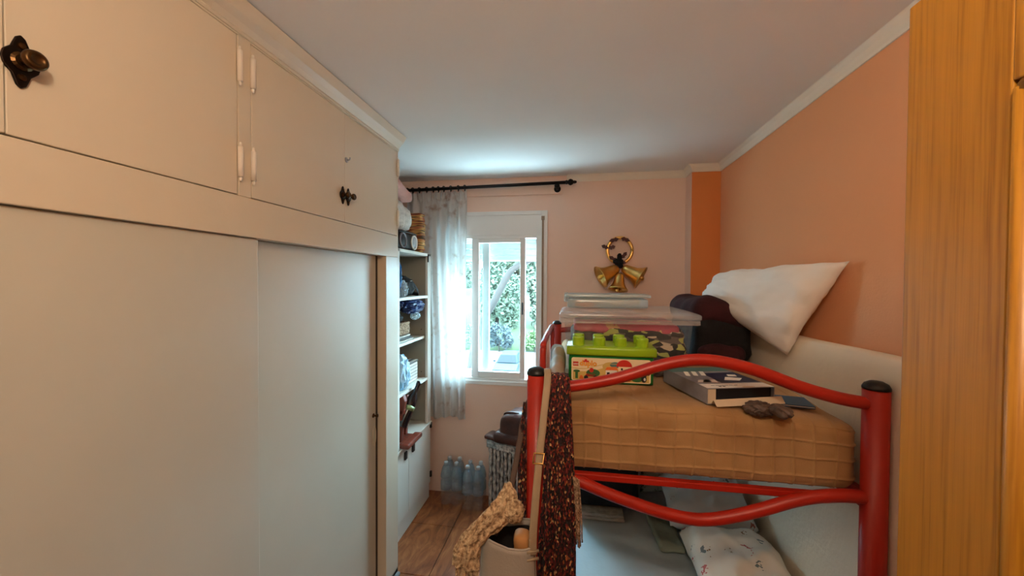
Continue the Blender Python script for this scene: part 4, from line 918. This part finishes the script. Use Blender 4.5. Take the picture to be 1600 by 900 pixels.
# ---------------------------------------------------------------- things on the lower bunk
LZ = .428
t = thing('black_holdall', (.16, 2.25, LZ+.03), 'black fabric holdall on the magazines of the lower bunk', 'bag')
OB('body', soft_box((-.03, 2.10, LZ+.036), (.36, 2.55, LZ+.36), .05, (16, 16, 10), lambda p, n: Vector((p.x, p.y, max(p.z, LZ+.036)))+n*max(-.018, .018*nz(p, 8, 3))*(1 if n.z > -.3 else 0)), 'darkbag', t, smooth=True)
OB('handle', tube(B(), [(.05, 2.13, LZ+.30), (.08, 2.10, LZ+.37), (.17, 2.09, LZ+.39), (.25, 2.11, LZ+.36), (.28, 2.14, LZ+.30)], .01, 8, 5), 'darkbag', t, smooth=True)
for k in range(2):
    tag(BX('magazine', (.0+.01*k, .275-.005*k, 2.06+.005*k, 2.34, LZ+.001+.016*k, LZ+.016+.016*k), 'paper', None, .002), ('lower' if k == 0 else 'upper')+' magazine under the black holdall on the lower bunk', 'magazine', 'magazines on the lower bunk')
tag(OB('cushion', pillow([(.385, 2.27, LZ+.06), (.66, 2.29, LZ+.06), (.66, 2.40, LZ+.29), (.385, 2.38, LZ+.29)], .045, 8, 24, .012), 'ovals', smooth=True), 'green cushion with dark oval print behind the floral pillows', 'cushion')
tag(OB('folded_cloth', soft_box((.40, 1.86, LZ), (.52, 2.14, LZ+.03), .013, (14, 20, 5), lambda p, n: Vector((p.x+.10*(2.0-p.y)*.6, p.y, max(LZ, p.z+.016*nz(p, 16, 3))))), 'olive', smooth=True), 'olive green cloth lying below the oval-print cushion', 'cloth')
tag(OB('floral_pillow', pillow([(.47, 1.93, LZ+.09), (.855, 1.90, LZ+.12), (.855, 2.19, LZ+.24), (.47, 2.21, LZ+.20)], .095, 5, 30, .016, .05), 'floralb', smooth=True), 'pale blue-white floral pillow behind the other floral one', 'pillow', 'floral pillows')
tag(OB('floral_pillow', pillow([(.50, 1.46, LZ+.075), (.862, 1.42, LZ+.085), (.862, 1.88, LZ+.11), (.50, 1.90, LZ+.085)], .09, 6, 30, .016, .05), 'floral', smooth=True), 'cream floral pillow in front on the lower bunk', 'pillow', 'floral pillows')

# ================================================================ HANGING FROM THE BED POST
t = thing('patterned_scarf', (-.05, 1.19, .42), 'dark scarf with red and gold flecks hanging over the bed rail', 'scarf')
bm = B(); hang(bm, [(-.045, 1.236, 1.392), (-.046, 1.205, 1.385), (-.046, 1.196, 1.30), (-.042, 1.186, 1.10), (-.046, 1.178, .85), (-.048, 1.18, .42)], [.032, .036, .040, .046, .056, .06], [.012, .012, .016, .020, .024, .026], 9, .35, 72, 2)
OB('front_fall', bm, 'sequin', t, smooth=True)
bm = B(); hang(bm, [(-.045, 1.230, 1.392), (-.05, 1.256, 1.38), (-.05, 1.258, 1.2), (-.06, 1.256, .8), (-.06, 1.256, .5)], [.03, .034, .036, .05, .06], [.005, .005, .005, .006, .007], 9, .35, 48, 5)
OB('back_fall', bm, 'sequin', t, smooth=True)
bm = B()
for k in range(9):
    x = .0+.006*math.sin(k*3)+.002*k; tube(bm, [(x, 1.19-.004*k, 1.10), (x+.008, 1.187-.004*k, 1.0), (x+.012, 1.186-.004*k, .90+.012*math.sin(k*2))], .0022, 6, 3)
OB('fringe', bm, 'woven', t, smooth=True)
# second fold to the left of the post
bm = B(); hang(bm, [(-.158, 1.245, 1.30), (-.163, 1.235, 1.15), (-.160, 1.232, .95), (-.158, 1.235, .6)], [.004, .012, .016, .018], [.006, .018, .022, .022], 7, .35, 40, 9)
tag(OB('narrow_scarf', bm, 'sequin', smooth=True), 'narrow flecked scarf end showing left of the red post', 'scarf')

# grey tote bag
t = thing('tote_bag', (-.185, 1.09, .60), 'grey leatherette shoulder bag hanging from the bed post', 'bag')
bc = Vector((-.182, 1.085, 0)); ang = math.radians(8)
def tote(u, v):
    a = 2*PI*u; c, s = math.cos(a), math.sin(a); e = .42
    x = math.copysign(abs(c)**e, c)*(.084-.010*v); y = math.copysign(abs(s)**(e*1.3), s)*(.058-.012*v)
    front = max(0, -y/.058); zt = .985-.055*(x/.084*.5+.5)*front-.012*(1-abs(x/.084))+.012*nz((x*8, y*8, 0), 1, 3)
    z = .60+(zt-.60)*v; x *= 1+.06*math.sin(v*PI)*.6
    q = Matrix.Rotation(ang, 3, 'Z') @ Vector((x, y, z)); return q+bc+Vector((0, 0, 0))
bm = B(); V = grid(bm, 64, 26, tote, True); bm.faces.new(V[0][::-1]); OB('bag_body', bm, 'tote', t, smooth=True, solid=.004)
def lining(u, v): p = tote(u, .30+.66*v); return Vector((bc.x+(p.x-bc.x)*.93, bc.y+(p.y-bc.y)*.92, p.z))
bm = B(); V = grid(bm, 48, 12, lining, True); bm.faces.new(V[0][::-1]); OB('lining', bm, 'totein', t, smooth=True)
rim = [tote(k/64, 1.0)+Vector((0, 0, .001)) for k in range(65)]; OB('rim', tube(B(), rim, .0032, 8), 'tote', t, smooth=True)
zp = [tote(.62+.14*k/8, .70-.05*k/8)+Vector((0, -.004, 0)) for k in range(9)]; OB('zip', tube(B(), zp, .0045, 8), 'totein', t, smooth=True)
OB('seam', tube(B(), [tote(.93, k/10)+Vector((.0, -.0025, 0)) for k in range(11)], .0018, 6), 'straps', t, smooth=True)
OB('strap', tube(B(), [(-.108, 1.055, .93), (-.107, 1.060, 1.0), (-.098, 1.10, 1.15), (-.086, 1.15, 1.30), (-.079, 1.188, 1.385), (-.082, 1.225, 1.413), (-.088, 1.262, 1.405), (-.105, 1.276, 1.37)], .0022, 10, 8, rx=.0115, upv=(1, .25, 0)), 'strapb', t, smooth=True)
OB('strap_reverse', tube(B(), [(-.105, 1.276, 1.37), (-.14, 1.274, 1.31), (-.163, 1.255, 1.24), (-.168, 1.20, 1.18), (-.182, 1.13, 1.08), (-.205, 1.10, 1.0), (-.225, 1.09, .95)], .0022, 10, 8, rx=.009, upv=(1, .25, 0)), 'straps', t, smooth=True)
bz_ = Vector((-.098, 1.112, 1.18)); bm = B()
c4 = [bz_+Vector((a, -.006+b*.25, b)) for a, b in ((-.016, -.013), (.013, -.013), (.016, .014), (-.013, .014))]
tube(bm, c4+[c4[0]], .0026, 8); OB('buckle', bm, 'gold', t, smooth=True)
bm = B(); tube(bm, [(-.124, 1.048, .94), (-.092, 1.062, .94)], .004, 8); tube(bm, [(-.124, 1.048, .918), (-.092, 1.062, .918)], .004, 8); OB('strap_ring', bm, 'strapb', t, smooth=True)
tag(OB('tan_pouch', soft_box((-.168, 1.055, .80), (-.115, 1.11, .972), .018, (8, 8, 10), lambda p, n: p+n*.006*nz(p, 20, 3)), 'pouch', smooth=True), 'tan pouch standing inside the grey shoulder bag', 'pouch')
# beige knitted scarf over the bag's left rim
t = thing('knitted_scarf', (-.25, 1.07, .80), 'chunky beige knitted scarf draped over the grey bag', 'scarf')
bm = B(); hang(bm, [(-.190, 1.10, 1.105), (-.184, 1.085, 1.07), (-.205, 1.06, 1.035), (-.255, 1.035, .995), (-.285, 1.02, .95), (-.289, 1.015, .905)], [.008, .026, .034, .026, .034, .040], [.008, .022, .03, .02, .02, .016], 7, .4, 56, 4)
for v in bm.verts: v.co += Vector((nz(v.co, 55, 1), nz(v.co, 55, 2), nz(v.co, 55, 3)))*.006
OB('drape', bm, 'knit', t, smooth=True)
OB('bunch', blob((-.165, 1.062, 1.045), (.028, .024, .028), 51, .35, 3.0), 'knit', t, smooth=True)
bm = B()
for k in range(12):
    x = -.32+.0056*k; tube(bm, [(x, 1.015, .915), (x+.003, 1.014, .89), (x+.004*math.sin(k*2.1), 1.013, .862+.012*math.sin(k*1.7))], .0028, 6, 3)
OB('fringe', bm, 'knit', t, smooth=True)

# ================================================================ FLOOR CORNER: BASKET, BAG, WATER
A = rotz(math.radians(-22), (-.615, 2.755, 0)); BW, BD, BH = .36, .13, .505
t = thing('wicker_basket', (-.42, 2.68, 0), 'grey-washed wicker laundry basket with a lid', 'basket')
OB('inner_core', box(B(), .008, BW-.008, .008, BD-.008, .01, BH-.02, A), 'wickd', t)
for side in range(4):
    n = 11 if side % 2 == 0 else 4
    for k in range(n):
        if side == 0: p = (BW*(k+.5)/n, .004)
        elif side == 2: p = (BW*(k+.5)/n, BD-.004)
        elif side == 1: p = (BW-.004, BD*(k+.5)/n)
        else: p = (.004, BD*(k+.5)/n)
        if side in (2,) : continue
        bm = B(); tube(bm, [A @ Vector((p[0]+.0025*math.sin(q*2.2+k*PI), p[1]+.002*math.cos(q*2.2+k*PI), .01+q*(BH-.04)/14)) for q in range(15)], [.0105, .013, .0105, .0135, .011, .013, .0105, .013, .0105, .0135, .011, .013, .0105, .013, .011], 8)
        OB('stake', bm, 'wick', t, smooth=True)
c4 = [A @ Vector(p) for p in ((-.006, -.006, BH-.02), (BW+.006, -.006, BH-.02), (BW+.006, BD+.006, BH-.02), (-.006, BD+.006, BH-.02))]
for dz in (-.008, .012, .03): OB('rim_braid', tube(B(), [c+Vector((0, 0, dz)) for c in c4+[c4[0]]], .0115, 8), 'wick', t, smooth=True)
OB('liner', soft_box((.0, 0, BH), (BW, BD, BH+.025), .01, (8, 6, 3), lambda p, n: p+n*.004*nz(p, 20, 3), A), 'liner', t, smooth=True)
# brown leather bag on the basket
t = thing('leather_handbag', (-.45, 2.66, BH+.03), 'brown leather handbag slumped on the wicker basket', 'bag')
OB('body', soft_box((.10, -.05, BH+.035), (BW+.03, BD+.03, BH+.27), .055, (20, 12, 14), lambda p, n: clampz(p+n*.018*nz(p, 9, 5)+Vector((.12*(p.z-.55), 0, -.25*max(0, .2-p.x))), BH+.031), A), 'leather', t, smooth=True)
OB('flap', soft_box((.075, -.07, BH+.035), (BW+.02, BD-.05, BH+.12), .03, (20, 8, 8), lambda p, n: clampz(p+n*.010*nz(p, 11, 8), BH+.031), A), 'leather', t, smooth=True)
OB('side_strap', soft_box((-.02, -.04, BH+.03), (.12, BD-.05, BH+.062), .013, (12, 8, 4), lambda p, n: clampz(p+n*.005*nz(p, 16, 2), BH+.031), A), 'leather', t, smooth=True)
OB('handle', tube(B(), [A @ Vector(p) for p in ((.14, .0, BH+.20), (.15, -.01, BH+.245), (.22, -.01, BH+.26), (.30, 0, BH+.25), (.33, 0, BH+.20))], .008, 8, 5), 'leather', t, smooth=True)
# shrink-wrapped packs of water
bprof = [(0, 0), (.034, 0), (.040, .008), (.040, .03), (.0385, .036), (.040, .044), (.040, .06), (.0385, .066), (.040, .074), (.040, .09), (.0385, .096), (.040, .104), (.040, .17), (.0385, .176), (.040, .19), (.039, .22), (.030, .262), (.016, .29), (.014, .305), (0, .305)]
first = {}
def pack(x0, y0, label):
    t = thing('water_bottle_pack', (x0+.041, y0+.041, 0), label, 'water bottles', 'packs of bottled water')
    for i in range(2):
        for j in range(2):
            c = (x0+.0825*i, y0+.0825*j, .002)
            if not first:
                b_ = OB('bottle', lathe(B(), bprof, c, 20), 'bottle', t, smooth=True); first['b'] = b_; first['c'] = Vector(c)-WL[t.name]
                first['l'] = OB('bottle_label', lathe(B(), [(.0408, .11), (.0412, .115), (.0412, .165), (.0408, .17)], c, 20), 'blab', b_, smooth=True)
                first['k'] = OB('bottle_cap', lathe(B(), [(.0155, .292), (.0155, .312), (.013, .316), (0, .316)], c, 14), 'bcap', b_, smooth=True)
                first['s'] = OB('shoulder_film', lathe(B(), [(.0415, .20), (.0405, .225), (.031, .266), (.022, .285)], c, 20), 'blab', b_, smooth=True)
            else:
                b_ = dup(first['b']); b_.parent = t; b_.location = Vector(c)-WL[t.name]-first['c']
                for q in ('l', 'k', 's'): z_ = dup(first[q]); z_.parent = b_
    bm = B(); a, b = x0-.0435, x0+.126; d, e = y0-.0435, y0+.126
    lo = rr_pts(a, b, d, e, .042); hi = rr_pts(a+.02, b-.02, d+.02, e-.02, .03); R1 = [bm.verts.new((p, q, .004)) for p, q in lo]; R2 = [bm.verts.new((p, q, .215)) for p, q in lo]; R3 = [bm.verts.new((p, q, .292)) for p, q in hi]; n = len(lo)
    for P_, Q_ in ((R1, R2), (R2, R3)):
        for i in range(n): bm.faces.new((P_[i], P_[(i+1) % n], Q_[(i+1) % n], Q_[i]))
    OB('shrink_film', bm, 'film', t, smooth=True)
pack(-.955, 2.785, 'shrink-wrapped water bottles against the wall beside the white cupboard')
pack(-.775, 2.745, 'shrink-wrapped water bottles beside the wicker basket')

# ================================================================ CEILING LAMP (behind and above the viewer)
t = thing('ceiling_lamp', (.05, -.14, 2.36), 'small opal ceiling lamp over the doorway end of the room', 'lamp')
OB('canopy', lathe(B(), [(0, 0), (.06, 0), (.06, -.02), (.05, -.03), (0, -.03)], (.05, -.14, 2.499), 24), 'brass', t, smooth=True)
OB('shade', lathe(B(), [(.05, .0), (.085, -.03), (.09, -.06), (.07, -.10), (0, -.115)], (.05, -.14, 2.47), 24), 'bulb', t, smooth=True)
ld = bpy.data.lights.new('lamp_light', 'POINT'); ld.energy = LAMP_POWER; ld.color = (1, .83, .60); ld.shadow_soft_size = .05
lo_ = bpy.data.objects.new('lamp_light', ld); COL.objects.link(lo_); lo_.parent = t; lo_.location = (0, 0, -.06)
